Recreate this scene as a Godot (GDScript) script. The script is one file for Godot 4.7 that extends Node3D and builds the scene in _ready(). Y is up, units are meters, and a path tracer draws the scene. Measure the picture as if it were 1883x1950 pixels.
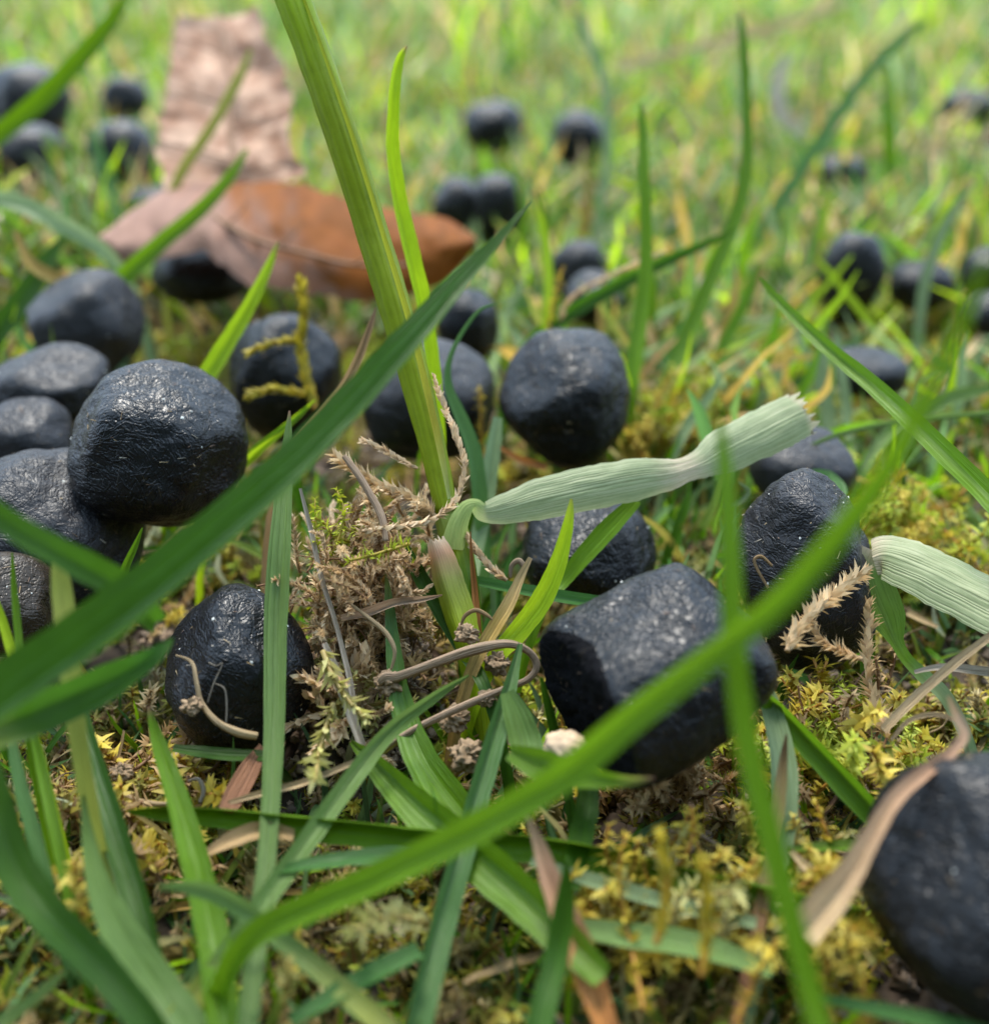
extends Node3D
# A close look at a lawn: dark animal droppings, grass blades, moss, a dead oak leaf. Shapes are given in millimetres and committed in metres.

const MM := 0.001
const SOIL := -7.5   # mean height of the soil; the moss carpet above it ends near -3

# ---- measured shapes, in millimetres: x to the side, y up, z toward the viewer
# name, label, category, colours along the length, fold, roll at both ends (degrees), rooted, points [x, y, z, width] from tip to base
const BLADES = [
	["grass_blade","wide dark green blade leaning across the turf to a thin tip beside the thick stem","grass blade",[[0,"dark"]],0.6,-34,-30,true,[[1.71,23.61,-51.51,0.11],[0.32,22.31,-49.74,0.62],[-1.20,21.00,-47.97,1.17],[-3.41,19.16,-44.85,1.71],[-6.29,16.80,-41.44,2.00],[-9.13,14.88,-38.27,2.20],[-13.52,12.35,-34.25,2.45],[-17.56,10.36,-31.04,2.62],[-19.81,9.19,-28.81,2.60]]],
	["grass_blade","short dark blade running under the wide leaning blade beside the stacked droppings","grass blade",[[0,"dark"]],0.35,10,20,false,[[-19.24,17.51,-34.87,0.85],[-17.63,15.63,-35.00,1.05],[-16.11,14.14,-35.33,1.19],[-14.63,12.00,-36.45,1.31],[-14.11,9.04,-38.27,1.00]]],
	["grass_blade","broad dark blade end with a yellow streak below the wide leaning blade","grass blade",[[0,"deep"],[0.3,"dark"],[0.42,"olive"],[0.55,"deep"],[1,"deep"]],0.3,20,10,true,[[-13.45,8.56,-38.01,0.10],[-14.02,8.47,-36.82,0.82],[-16.02,7.95,-35.41,1.60],[-18.54,7.47,-34.02,1.72],[-20.23,7.89,-31.97,1.49]]],
	["grass_blade","upright green blade with a kink crossing in front of the broken dropping","grass blade",[[0,"green"]],0.35,-15,20,true,[[7.34,20.73,-32.83,0.23],[7.42,19.42,-31.63,0.54],[7.46,17.56,-30.13,0.68],[7.47,15.46,-28.51,0.75],[7.76,12.85,-26.61,0.80],[8.55,9.80,-23.98,0.82],[9.29,7.21,-21.60,0.76],[9.71,5.85,-19.88,0.69]]],
	["grass_blade","long bright green blade slanting upward across the broken dropping","grass blade",[[0,"green"]],0.3,14,-14,true,[[12.23,27.96,-26.84,0.10],[11.83,26.09,-26.82,0.38],[10.96,23.51,-26.42,0.60],[10.03,20.97,-26.53,0.71],[8.48,17.91,-26.86,0.79],[7.25,15.99,-27.32,0.84],[4.36,12.44,-27.88,1.02],[1.76,9.00,-28.49,1.15],[-2.65,5.62,-28.65,1.16],[-6.22,3.22,-28.84,1.15],[-8.73,1.58,-28.95,1.03]]],
	["grass_blade","upright ribbed blade with a pink tip between the stacked droppings and moss clump","grass blade",[[0,"tip"],[0.05,"pale"],[1,"pale"]],0.35,-20,8,true,[[-11.18,11.45,-55.46,0.11],[-11.14,10.44,-54.35,0.52],[-11.19,8.91,-52.96,0.90],[-11.08,6.43,-49.36,1.24],[-11.00,3.45,-46.05,1.29],[-10.58,0.85,-41.81,1.08],[-10.06,-1.11,-36.21,0.89],[-9.72,-1.96,-31.22,0.92],[-9.25,-2.12,-26.58,0.89]]],
	["grass_blade","thin blade with a yellow margin slanting down from the curled brown stem","grass blade",[[0,"pale"],[0.55,"pale"],[0.68,"yellow"],[0.8,"pale"],[1,"green"]],0.3,20,-5,true,[[-1.25,2.50,-43.54,0.12],[-2.85,1.77,-42.87,0.51],[-5.08,0.67,-41.45,0.84],[-7.03,-0.25,-38.29,0.99],[-8.93,-1.17,-34.72,0.97],[-10.93,-2.08,-30.80,0.94],[-12.68,-2.68,-27.42,0.98]]],
	["grass_blade","arched blade with brownish margins low over the moss","grass blade",[[0,"pale"],[0.35,"pale"],[0.5,"olive"],[1,"olive"]],0.25,-15,10,true,[[-12.91,2.50,-30.14,0.12],[-12.21,1.58,-31.04,0.53],[-10.96,0.67,-31.43,0.77],[-9.75,-0.25,-31.19,0.80],[-7.73,-1.00,-30.03,0.85],[-5.65,-1.08,-28.28,0.85],[-3.47,-0.88,-26.12,0.87]]],
	["grass_blade","broad pale grey-green blade with a purplish edge rising from the moss","grass blade",[[0,"pale"]],0.2,12,26,true,[[-17.47,2.50,-35.46,0.08],[-16.96,1.40,-33.99,0.50],[-16.09,0.30,-32.18,1.04],[-14.80,-0.80,-30.49,1.59],[-13.18,-1.90,-28.92,1.90],[-11.44,-2.40,-27.00,1.90]]],
	["grass_blade","stout pointed dark blade with a brown edge beside the dark dropping","grass blade",[[0,"tip"],[0.06,"green"],[1,"green"]],0.45,16,-10,true,[[-16.26,2.50,-41.13,0.11],[-15.69,1.40,-40.00,0.67],[-14.40,0.30,-37.69,1.05],[-12.93,-0.80,-34.66,1.28],[-11.65,-1.90,-31.70,1.39],[-10.27,-2.32,-27.61,1.37]]],
	["grass_blade","broad dark blade with a lighter midrib behind the pale grey-green blade","grass blade",[[0,"dark"]],0.45,-22,-12,true,[[-20.54,2.50,-43.37,0.58],[-19.11,1.40,-40.37,1.35],[-17.27,0.30,-37.02,1.50],[-15.73,-0.80,-34.36,1.37],[-14.18,-1.90,-31.43,1.15],[-13.29,-2.99,-29.53,0.96]]],
	["grass_blade","narrow blue-green blade rising beside a plain green one in golden moss","grass blade",[[0,"bluegreen"]],0.3,25,10,true,[[-22.28,2.50,-39.79,0.26],[-21.39,1.12,-37.81,0.61],[-20.35,-0.25,-35.97,0.67],[-19.20,-1.62,-33.96,0.62],[-18.79,-3.00,-33.20,0.52]]],
	["grass_blade","narrow plain green blade standing in the golden moss","grass blade",[[0,"green"]],0.3,-10,10,true,[[-21.26,2.50,-39.79,0.29],[-20.41,1.12,-38.15,0.54],[-19.17,-0.25,-35.66,0.56],[-18.20,-1.62,-33.67,0.51],[-17.61,-3.00,-32.37,0.44]]],
	["grass_blade","thick curved dark blade sweeping out of the golden moss","grass blade",[[0,"dark"]],0.35,18,-10,true,[[-21.07,6.65,-34.71,0.96],[-19.77,5.12,-32.75,1.41],[-18.41,3.34,-30.66,1.59],[-16.60,2.28,-28.95,1.49],[-14.56,1.06,-27.73,1.35],[-12.31,-0.10,-25.97,1.15]]],
	["grass_blade","long blade lying level over the moss with a pale underside","grass blade",[[0,"green"]],0.9,-30,-34,false,[[-16.89,-1.20,-38.11,0.15],[-15.33,-1.20,-38.18,0.81],[-12.62,-1.20,-38.01,1.14],[-8.18,-1.20,-37.40,1.42],[-2.16,-1.20,-36.55,1.51],[2.77,-1.20,-36.04,1.53],[8.13,-1.20,-34.39,1.45],[11.95,-1.20,-33.23,1.28],[15.23,-1.20,-32.30,0.83]]],
	["grass_blade","broad channelled blade sloping down beneath the long slanting blade","grass blade",[[0,"green"]],0.35,-25,-12,false,[[-7.19,-1.18,-42.99,0.24],[-5.80,-1.20,-41.34,1.17],[-3.44,-1.20,-38.28,1.92],[-0.85,-1.20,-35.51,2.15],[1.29,-1.20,-33.06,2.02],[2.93,-1.20,-30.84,1.67],[4.26,-1.20,-29.08,1.09]]],
	["grass_blade","tapering blade with a brown flecked tip in front of the moss clump","grass blade",[[0,"olive"],[0.12,"bluegreen"],[0.5,"green"],[1,"green"]],0.35,-14,14,true,[[-5.78,4.45,-49.99,0.11],[-5.53,3.24,-48.78,0.51],[-5.17,1.39,-46.64,0.91],[-4.63,-0.25,-44.40,1.30],[-3.50,-1.17,-41.49,1.72],[-1.83,-2.08,-39.21,1.97],[-0.28,-2.80,-37.57,1.67]]],
	["grass_blade","grey-green folded blade speckled with soil below the curled brown stem","grass blade",[[0,"bluegreen"]],0.55,22,22,true,[[1.30,2.50,-46.24,0.29],[0.61,1.58,-43.31,0.86],[-0.16,0.67,-40.49,1.13],[-0.87,-0.25,-37.95,1.17],[-1.68,-1.17,-34.72,1.25],[-2.28,-2.08,-32.40,1.27],[-3.10,-3.00,-28.11,1.24]]],
	["grass_blade","dark green ribbed blade leaning on the cut stub","grass blade",[[0,"dark"]],0.3,-20,0,true,[[-5.02,4.73,-52.41,0.66],[-4.06,3.54,-51.21,0.87],[-2.89,2.05,-49.84,0.91],[-1.58,0.75,-48.00,0.85],[-0.58,0.50,-45.60,0.70]]],
	["grass_blade","bright lime blade bent upward in front of the half hidden dropping","grass blade",[[0,"olive"],[0.1,"bright"],[1,"bright"]],0.2,-20,20,true,[[3.89,9.29,-49.19,0.16],[3.76,7.88,-49.00,0.61],[3.26,5.85,-48.48,0.94],[2.41,3.91,-48.00,1.16],[1.20,2.19,-47.64,1.17],[0.10,1.10,-47.05,0.92]]],
	["grass_blade","short dark blue-green blade lying behind the dry yellow straw","grass blade",[[0,"darkblue"]],0.4,30,20,false,[[-2.04,2.55,-52.38,0.22],[-1.07,2.42,-52.31,0.67],[0.85,1.84,-52.56,0.81],[3.22,1.45,-52.35,0.86],[5.93,0.83,-52.59,0.82]]],
	["grass_blade","flat green blade leaning over the half hidden dropping","grass blade",[[0,"green"]],0.15,-10,5,true,[[8.28,5.30,-56.69,0.70],[6.84,4.00,-56.00,1.16],[5.16,2.39,-55.13,1.12],[3.93,1.04,-54.40,0.79],[2.97,0.51,-52.98,0.55]]],
	["grass_blade","pale bluish blade standing behind the thick stem","grass blade",[[0,"glaucous"]],0.3,10,-10,true,[[0.23,5.95,-67.26,0.64],[-0.12,4.16,-65.74,1.05],[-0.57,1.64,-63.81,1.15],[-1.14,-0.58,-61.48,1.03],[-1.53,-1.91,-58.50,0.85]]],
	["grass_blade","thread-thin bluish blade curling over behind the thick stem","grass blade",[[0,"bluegreen"]],0.2,5,10,true,[[0.22,13.23,-68.91,0.10],[-1.00,12.81,-68.69,0.23],[-2.22,11.38,-67.91,0.28],[-2.94,9.88,-67.11,0.39],[-2.94,8.39,-66.31,0.62],[-2.09,6.59,-65.34,0.88],[-1.34,4.80,-64.38,1.03],[-1.00,2.71,-63.25,1.08]]],
	["grass_blade","narrow upright blade with bright ribs and a pink hooked tip beside the thick stem","grass blade",[[0,"tip"],[0.04,"bright"],[1,"bright"]],0.55,28,20,true,[[-5.29,28.38,-71.39,0.14],[-5.79,27.50,-70.91,0.62],[-6.11,25.55,-69.86,0.82],[-6.25,22.68,-68.88,1.02],[-5.75,19.48,-67.73,1.12],[-5.01,16.66,-66.21,1.17],[-4.47,14.25,-65.48,1.13],[-3.89,10.66,-64.12,1.04],[-3.59,7.59,-63.04,0.95]]],
	["grass_blade","short pointed blade with a pink tip rising behind the stacked droppings","grass blade",[[0,"tip"],[0.06,"bright"],[1,"green"]],0.35,14,-8,true,[[-15.31,15.06,-77.84,0.14],[-16.07,13.29,-76.33,0.68],[-17.36,11.00,-74.53,1.06],[-18.79,8.90,-72.83,1.28],[-20.23,6.83,-71.15,1.33],[-21.36,5.11,-69.65,1.21]]],
	["grass_blade","blurred blade leaning in front of the dead oak leaf","grass blade",[[0,"green"]],0.3,10,16,true,[[-23.45,15.99,-107.9,0.38],[-24.95,13.74,-105.5,1.12],[-27.39,11.37,-103.1,1.41],[-30.99,8.71,-100.5,1.54],[-34.41,5.86,-97.87,1.82],[-36.42,3.41,-96.56,1.45]]],
	["grass_blade","straight blunt blade with a pale tip behind the round dropping","grass blade",[[0,"pale"],[0.1,"green"],[1,"green"]],0.35,-8,12,true,[[11.99,21.89,-95.14,0.16],[12.12,20.22,-94.25,0.72],[12.18,16.91,-91.90,0.98],[12.28,11.39,-88.36,1.10],[11.79,7.05,-85.46,1.29],[10.82,2.57,-81.91,1.34]]],
	["grass_blade","tall kinked blade behind the round dropping","grass blade",[[0,"tip"],[0.03,"green"],[1,"green"]],0.35,16,-12,true,[[22.31,27.59,-109.6,0.36],[22.48,24.94,-107.6,0.94],[22.65,20.41,-104.6,1.01],[22.54,15.50,-101.4,1.22],[21.40,11.47,-98.63,1.35],[18.49,6.00,-94.54,1.48],[16.46,2.25,-91.39,1.61],[14.09,-1.42,-87.15,1.64]]],
	["grass_blade","short blade stub with a pale rounded tip beside upright moss","grass blade",[[0,"tan"],[0.15,"bright"],[1,"bright"]],0.3,0,0,true,[[3.12,15.59,-91.76,0.46],[3.46,14.34,-91.08,0.72],[4.07,12.26,-89.96,0.79],[4.39,9.37,-87.84,0.78],[4.19,6.51,-85.74,0.71]]],
	["grass_blade","dark narrow blade slanting behind the moss strand above the round dropping","grass blade",[[0,"dark"]],0.4,24,10,true,[[20.83,11.55,-95.26,0.17],[18.46,10.72,-94.25,0.69],[14.77,9.47,-93.00,1.09],[10.61,7.97,-91.07,1.28],[6.53,6.25,-89.00,1.34],[3.45,4.39,-88.00,1.20]]],
	["grass_blade","thin blade slanting down between two upright blades beyond the round dropping","grass blade",[[0,"green"]],0.3,10,-10,true,[[23.94,7.71,-98.87,0.36],[23.01,5.46,-97.09,0.94],[21.23,2.48,-94.92,1.15],[18.91,-0.70,-92.08,1.14],[16.17,-3.40,-89.49,1.06]]],
	["grass_blade","long blade slanting down past the small droppings toward the blurred blade","grass blade",[[0,"green"]],0.45,-20,12,true,[[17.37,14.44,-70.70,0.16],[18.28,13.47,-69.04,0.62],[20.11,12.15,-64.92,0.89],[22.60,10.74,-59.62,1.16],[24.35,9.60,-54.47,1.26],[25.86,8.47,-50.45,1.28],[26.83,7.54,-45.41,1.23]]],
	["grass_blade","blurred blue-green blade bending over at its tip beyond the small droppings","grass blade",[[0,"bluegreen"]],0.3,0,10,true,[[58.72,23.00,-163.9,0.76],[56.21,21.23,-162.9,1.42],[51.54,17.31,-160.8,1.64],[46.52,11.31,-157.6,1.85],[40.78,3.73,-153.5,1.85],[35.76,-2.90,-149.9,1.64]]],
	["grass_blade","blurred thin bluish blade with a kink beyond the round dropping","grass blade",[[0,"glaucous"]],0.2,0,0,true,[[10.34,24.68,-153.4,0.51],[11.95,21.44,-151.7,1.02],[13.96,16.72,-149.1,1.12],[14.43,9.65,-145.3,1.12],[13.42,2.57,-141.5,1.12],[11.23,-5.50,-136.5,1.01]]],
	["grass_blade","thin bluish blade crossing in front of the pair of small droppings","grass blade",[[0,"glaucous"]],0.2,5,5,true,[[48.98,11.70,-114.6,0.33],[46.79,9.06,-113.2,0.90],[44.91,5.76,-111.4,1.10],[43.63,1.51,-109.2,1.14],[42.88,-4.62,-105.9,1.06]]],
	["grass_blade","small yellow-green blade slanting by the small droppings","grass blade",[[0,"bright"]],0.2,0,0,true,[[32.91,4.62,-110.8,0.41],[35.27,2.22,-109.5,0.69],[38.14,-1.00,-106.7,0.81],[40.95,-3.91,-104.0,0.80]]],
	["grass_blade","tiny yellow-green blade crossing another by the small droppings","grass blade",[[0,"bright"]],0.2,0,0,true,[[36.77,4.73,-112.0,0.25],[34.78,2.64,-110.9,0.49],[31.80,-0.22,-109.4,0.57],[29.10,-3.07,-107.8,0.57]]],
	["grass_blade","blurred upright blade behind the pair of small droppings","grass blade",[[0,"green"]],0.2,0,0,true,[[56.56,17.03,-169.8,0.92],[56.71,9.71,-165.8,1.84],[56.71,1.06,-161.2,2.07],[51.10,-5.50,-141.2,1.77]]],
	["grass_blade","pale bluish blade arching toward the dead oak leaf","grass blade",[[0,"glaucous"]],0.3,10,0,true,[[-47.90,12.76,-101.6,1.45],[-44.07,12.59,-101.5,1.74],[-40.72,11.33,-100.8,1.74],[-38.23,9.69,-101.1,1.62],[-36.17,7.94,-101.3,1.33]]],
	["grass_blade","blurred blue-green blade in front of the oval dropping by the oak leaf","grass blade",[[0,"bluegreen"]],0.2,0,0,true,[[-47.23,13.71,-133.9,0.65],[-46.00,11.01,-132.4,1.49],[-44.66,8.05,-130.8,1.77],[-43.18,4.22,-126.5,1.56]]],
	["grass_blade","blurred green blade leaning over the dark blurred droppings","grass blade",[[0,"green"]],0.2,10,0,true,[[-40.64,27.81,-134.7,0.71],[-43.26,24.47,-132.9,1.77],[-46.76,20.87,-130.9,2.04],[-51.43,16.76,-128.7,2.13],[-56.68,12.91,-126.6,2.04]]],
	["grass_blade","thin shaded blade across the upright lobe of the oak leaf","grass blade",[[0,"olive"]],0.2,0,0,true,[[-24.83,23.44,-121.0,0.41],[-26.06,20.85,-119.6,0.98],[-28.74,16.60,-117.3,1.06],[-31.95,12.36,-115.0,1.06],[-33.29,9.06,-113.2,0.90]]],
	["grass_blade","dull green blade beside the dropping with a flat top","grass blade",[[0,"dark"]],0.3,0,10,true,[[-38.50,10.03,-97.85,0.36],[-39.73,8.24,-95.75,1.69],[-41.16,5.89,-93.35,2.02],[-43.23,3.39,-90.87,2.07]]],
	["grass_blade","small pale bluish blade tilted beside the round dropping","grass blade",[[0,"glaucous"]],0.25,10,0,true,[[17.95,4.00,-80.98,0.16],[16.70,2.41,-79.56,0.75],[15.18,0.99,-78.22,0.93],[13.80,-0.73,-76.16,0.73]]],
	["grass_blade","long thin horizontal blade beyond the bent pale leaf","grass blade",[[0,"pale"]],0.2,20,20,false,[[36.29,5.17,-70.25,0.39],[30.84,4.78,-70.05,0.41],[27.21,4.40,-69.84,0.41],[23.93,3.76,-69.49,0.36],[21.75,2.99,-69.08,0.28]]],
	["grass_blade","short pale upright blade beyond the cut leaf end","grass blade",[[0,"glaucous"]],0.25,10,-10,true,[[27.74,3.31,-87.42,0.74],[27.33,1.47,-85.86,1.26],[27.57,-1.03,-83.95,1.26],[27.48,-3.28,-81.60,0.98]]],
	["grass_blade","second pale upright blade beyond the cut leaf end with a narrower top","grass blade",[[0,"glaucous"]],0.2,-10,0,true,[[29.15,3.73,-89.91,0.48],[29.47,0.92,-87.27,0.88],[29.63,-1.81,-84.67,0.94],[29.29,-4.04,-81.19,0.85]]],
	["grass_blade","dark green blade with a pale upper face running beside the golden moss tuft","grass blade",[[0,"pale"],[0.1,"green"],[1,"dark"]],0.6,-30,-18,true,[[12.64,2.50,-42.74,0.58],[13.70,1.40,-42.32,1.08],[15.15,0.30,-40.92,1.30],[16.64,-0.80,-39.42,1.35],[18.04,-1.90,-38.16,1.30],[19.36,-3.00,-37.12,1.03]]],
	["grass_blade","pale wide blade hanging behind the kinked upright blade","grass blade",[[0,"glaucous"]],0.2,10,-10,true,[[12.96,2.50,-44.22,0.40],[13.39,1.40,-42.32,1.04],[13.51,0.30,-39.81,1.24],[13.09,-0.80,-37.19,1.19],[12.10,-1.90,-34.51,1.04],[10.65,-3.00,-30.78,0.82]]],
	["grass_blade","slender green blade tip poking up between the stacked droppings","grass blade",[[0,"green"]],0.3,0,0,false,[[-18.25,7.27,-49.81,0.08],[-18.63,6.43,-49.36,0.33],[-19.12,5.47,-48.84,0.46],[-19.53,4.27,-48.19,0.50]]],
	["grass_blade","thin bright blade beside the lowest stacked dropping","grass blade",[[0,"green"]],0.3,0,0,true,[[-22.82,8.68,-44.89,0.09],[-22.72,7.19,-44.08,0.30],[-22.30,5.50,-42.61,0.37],[-21.68,3.74,-40.52,0.37]]],
	["grass_blade","leaning bright blade beside the lowest stacked dropping","grass blade",[[0,"bright"]],0.3,0,0,true,[[-23.91,7.41,-44.20,0.15],[-23.29,5.87,-43.38,0.42],[-22.50,4.42,-42.03,0.49],[-21.53,3.31,-40.30,0.48]]],
	["grass_blade","stubby blurred yellow-green blade under the short dark blade","grass blade",[[0,"olive"]],0.2,0,0,true,[[-18.69,11.15,-40.54,0.51],[-18.47,9.66,-39.74,0.89],[-18.05,8.17,-38.37,0.91],[-17.63,6.33,-36.81,0.84]]],
	["grass_blade","narrow green blade slanting behind the wide leaning blade toward the dry stalk","grass blade",[[0,"bright"]],0.35,12,-6,true,[[-11.60,7.73,-65.95,0.10],[-12.61,6.89,-65.50,0.36],[-13.97,5.85,-64.94,0.52],[-15.67,4.50,-64.21,0.62],[-17.37,3.00,-63.41,0.62]]],
	["grass_blade","second narrow green blade leaning beside the pink tipped ribbed blade","grass blade",[[0,"green"]],0.3,0,0,false,[[-15.78,5.17,-63.44,0.13],[-14.28,6.11,-63.94,0.25],[-12.77,6.99,-64.42,0.33],[-11.93,7.73,-64.82,0.20]]],
	["grass_blade","dark green blade lying level at the foot of the dark dropping","grass blade",[[0,"dark"]],0.3,20,20,false,[[-15.96,-1.20,-42.50,0.40],[-14.59,-1.20,-42.22,0.63],[-12.98,-1.20,-41.99,0.67],[-10.90,-1.20,-41.91,0.59]]],
	["grass_blade","dusty dark blade lying low among dead straw","grass blade",[[0,"darkblue"]],0.3,30,30,false,[[-7.58,-1.20,-27.11,0.60],[-6.06,-1.20,-28.25,0.86],[-4.55,-1.20,-29.33,0.94],[-2.97,-1.20,-30.32,0.80]]],
	["grass_blade","dark upright blade rising in front of the orange dead blade","grass blade",[[0,"dark"]],0.3,10,0,true,[[2.81,2.50,-31.47,0.22],[2.73,1.12,-30.62,0.84],[2.37,-0.25,-29.28,1.02],[1.74,-0.92,-27.23,1.04],[1.31,-1.56,-25.75,1.02]]],
	["grass_blade","pale torn blade stub beside the cream pebble","grass blade",[[0,"pale"]],0.25,0,10,false,[[0.60,2.23,-42.55,0.69],[1.09,1.50,-41.59,1.37],[1.45,0.73,-40.61,1.59],[1.67,0.42,-39.31,1.48]]],
	["grass_blade","short bent blade with a purple brown tip under the long slanting blade","grass blade",[[0,"purple"],[0.15,"olive"],[0.3,"green"],[1,"green"]],0.3,20,10,false,[[6.39,4.76,-33.69,0.13],[5.08,4.34,-34.04,0.55],[3.45,3.88,-34.92,1.16],[1.99,3.21,-36.27,1.47],[0.65,3.02,-37.30,0.70]]],
	["grass_blade","thin green blade behind the dead reddish blade","grass blade",[[0,"green"]],0.3,20,20,false,[[12.99,-1.20,-35.73,0.25],[14.66,-1.20,-35.92,0.50],[16.33,-1.20,-36.04,0.57],[18.29,-1.20,-36.30,0.46]]],
	["grass_blade","dusty dark blade lying under the level blade","grass blade",[[0,"darkblue"]],0.25,30,30,false,[[-9.57,-1.20,-34.45,0.35],[-7.82,-1.20,-34.90,0.70],[-5.57,-1.20,-35.30,0.81],[-3.28,-1.20,-35.51,0.77]]],
	["grass_blade","pale narrow blade lying among the upright golden moss","grass blade",[[0,"glaucous"]],0.3,20,30,false,[[1.57,-1.20,-35.05,0.42],[4.67,-1.20,-33.71,0.75],[7.85,-1.20,-32.50,0.73],[10.73,-1.20,-31.63,0.59]]],
	["grass_blade","broad pale blade lying low under the upright golden moss","grass blade",[[0,"pale"]],0.2,25,25,false,[[2.34,-1.20,-31.63,0.65],[5.08,-1.20,-31.10,1.07],[8.18,-1.20,-30.53,1.12],[10.86,-1.20,-29.33,0.62]]],
	["grass_blade","dark blade lying in front of the large speckled dropping","grass blade",[[0,"darkblue"]],0.2,25,20,false,[[12.40,-1.20,-28.14,0.37],[14.63,-1.20,-27.56,0.60],[16.80,-1.20,-27.00,0.65],[19.10,-0.97,-26.07,0.58]]],
	["grass_blade","small grass tip lying flat by the golden moss corner","grass blade",[[0,"pale"]],0.2,20,10,false,[[-16.69,-1.13,-29.39,0.09],[-17.24,-1.20,-28.60,0.43],[-17.90,-1.20,-27.68,0.54],[-18.69,-1.20,-26.67,0.56]]],
	["grass_blade","dull green blade lying hidden behind the grey-green folded blade","grass blade",[[0,"dark"]],0.2,20,20,false,[[4.44,-0.48,-39.96,0.95],[4.22,-1.20,-38.28,1.22],[3.70,-1.20,-35.98,1.17],[3.21,-1.20,-33.57,0.85]]],
	["grass_blade","narrow dark blade beside the foot of the broken dropping","grass blade",[[0,"dark"]],0.3,0,0,true,[[2.27,2.50,-43.37,0.19],[2.69,0.67,-43.24,0.47],[3.15,-1.17,-42.65,0.56],[3.54,-2.18,-40.75,0.51]]],
	["grass_blade","thin bluish curl of grass leaning beside the bent pale leaf","grass blade",[[0,"glaucous"]],0.2,0,0,false,[[15.52,3.51,-62.55,0.13],[16.19,3.01,-62.28,0.25],[15.68,2.42,-61.96,0.31],[14.68,2.13,-61.80,0.25]]],
	["grass_blade","blurred pale blade arching over golden moss beyond the bent pale leaf","grass blade",[[0,"pale"]],0.2,0,0,true,[[39.92,2.02,-82.18,0.64],[36.13,1.27,-81.78,1.28],[31.92,-0.95,-80.59,1.28],[28.73,-3.03,-77.20,1.06]]],
	["grass_blade","shaded green blade standing behind the bent pale leaf","grass blade",[[0,"green"]],0.2,0,0,true,[[23.93,2.50,-57.41,0.48],[22.34,1.47,-55.77,1.09],[21.38,0.50,-54.11,1.16],[21.01,-0.25,-51.44,0.90]]],
	["dead_blade","reddish dead blade tip leaning on the pale wide blade","straw",[[0,"redbrown"],[0.3,"olive2"],[0.5,"redbrown"],[1,"redbrown"]],0.3,10,0,true,[[13.24,2.50,-39.12,0.07],[13.08,1.40,-38.54,0.43],[12.56,0.30,-36.69,0.64],[11.76,-0.80,-34.36,0.62],[10.60,-1.90,-31.17,0.56],[9.53,-2.67,-28.56,0.50]]],
	["dead_blade","curled tan dead blade draped along the large speckled dropping","straw",[[0,"tan"],[0.15,"tangrey"],[0.4,"tanpink"],[1,"straw"]],0.5,-25,-5,false,[[19.00,6.42,-36.86,0.13],[19.16,6.03,-36.08,0.40],[19.25,5.66,-35.32,0.46],[18.57,5.28,-34.66,0.49],[17.33,5.05,-33.85,0.58],[15.77,4.62,-32.71,0.69],[14.64,3.78,-31.58,0.81],[13.69,2.83,-30.61,1.07],[12.72,1.92,-29.90,1.40],[11.66,1.11,-29.23,1.46]]],
	["dead_blade","orange brown dead blade standing in the golden moss","straw",[[0,"straw"],[0.2,"tanpink"],[0.5,"orange"],[1,"orange"]],0.4,20,-20,true,[[1.27,2.50,-34.21,0.13],[1.76,1.40,-33.69,0.56],[2.29,0.30,-32.46,0.98],[3.04,-0.80,-31.01,1.29],[3.81,-1.90,-29.40,1.26],[4.39,-2.68,-27.42,0.92]]],
	["dead_blade","dry tan stalk leaning behind the wide dark blade","straw",[[0,"brown"],[0.2,"tan"],[1,"straw"]],0.7,20,0,true,[[-7.39,13.80,-66.38,0.12],[-7.72,12.95,-65.35,0.40],[-8.38,11.40,-63.95,0.64],[-9.34,9.75,-62.49,0.83],[-10.61,8.39,-61.20,0.97],[-12.04,6.93,-59.84,1.01]]],
	["dead_blade","dry yellow straw with a frayed top beside the lime blade","straw",[[0,"straw"],[0.3,"ochre"],[1,"tan"]],0.3,-10,10,true,[[1.92,5.14,-50.36,0.26],[1.41,4.25,-49.89,0.47],[0.74,3.24,-48.78,0.72],[-0.10,2.31,-47.70,0.79],[-0.99,1.15,-46.52,0.75]]],
	["dead_blade","slender orange spike at the foot of the thick stem","straw",[[0,"orange"]],0.6,0,0,true,[[-1.32,5.39,-52.77,0.07],[-1.26,4.17,-52.11,0.22],[-1.09,2.64,-51.29,0.40],[-0.90,0.89,-49.78,0.44]]],
	["dead_blade","pale grey straw standing along the moss clump","straw",[[0,"grey"]],0.4,10,10,false,[[-10.34,8.39,-52.11,0.17],[-9.78,6.42,-51.05,0.30],[-9.14,4.47,-49.43,0.30],[-8.29,2.55,-47.84,0.27],[-7.47,0.73,-45.72,0.33],[-7.22,-0.14,-44.68,0.33]]],
	["dead_blade","broad weathered straw lying at the foot of the moss clump","straw",[[0,"grey"]],0.35,12,-10,false,[[-8.74,2.28,-46.56,0.29],[-8.07,1.27,-45.45,0.53],[-7.42,0.17,-44.29,0.56],[-6.58,-1.20,-42.69,0.44]]],
	["dead_blade","dark red spike in the gap beside the round dropping","straw",[[0,"orange"]],0.4,0,0,false,[[0.31,2.99,-69.08,0.22],[1.76,2.19,-68.65,0.55],[3.63,1.27,-69.29,0.62]]],
	["dead_blade","shriveled purple-grey dead leaf poking over the dark ribbed blade","straw",[[0,"tangrey"]],0.9,10,-30,false,[[-2.76,3.66,-49.00,0.08],[-3.91,3.55,-48.71,0.38],[-5.28,3.46,-48.44,0.54],[-6.63,3.09,-48.01,0.63],[-7.97,2.96,-47.72,0.42]]],
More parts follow.
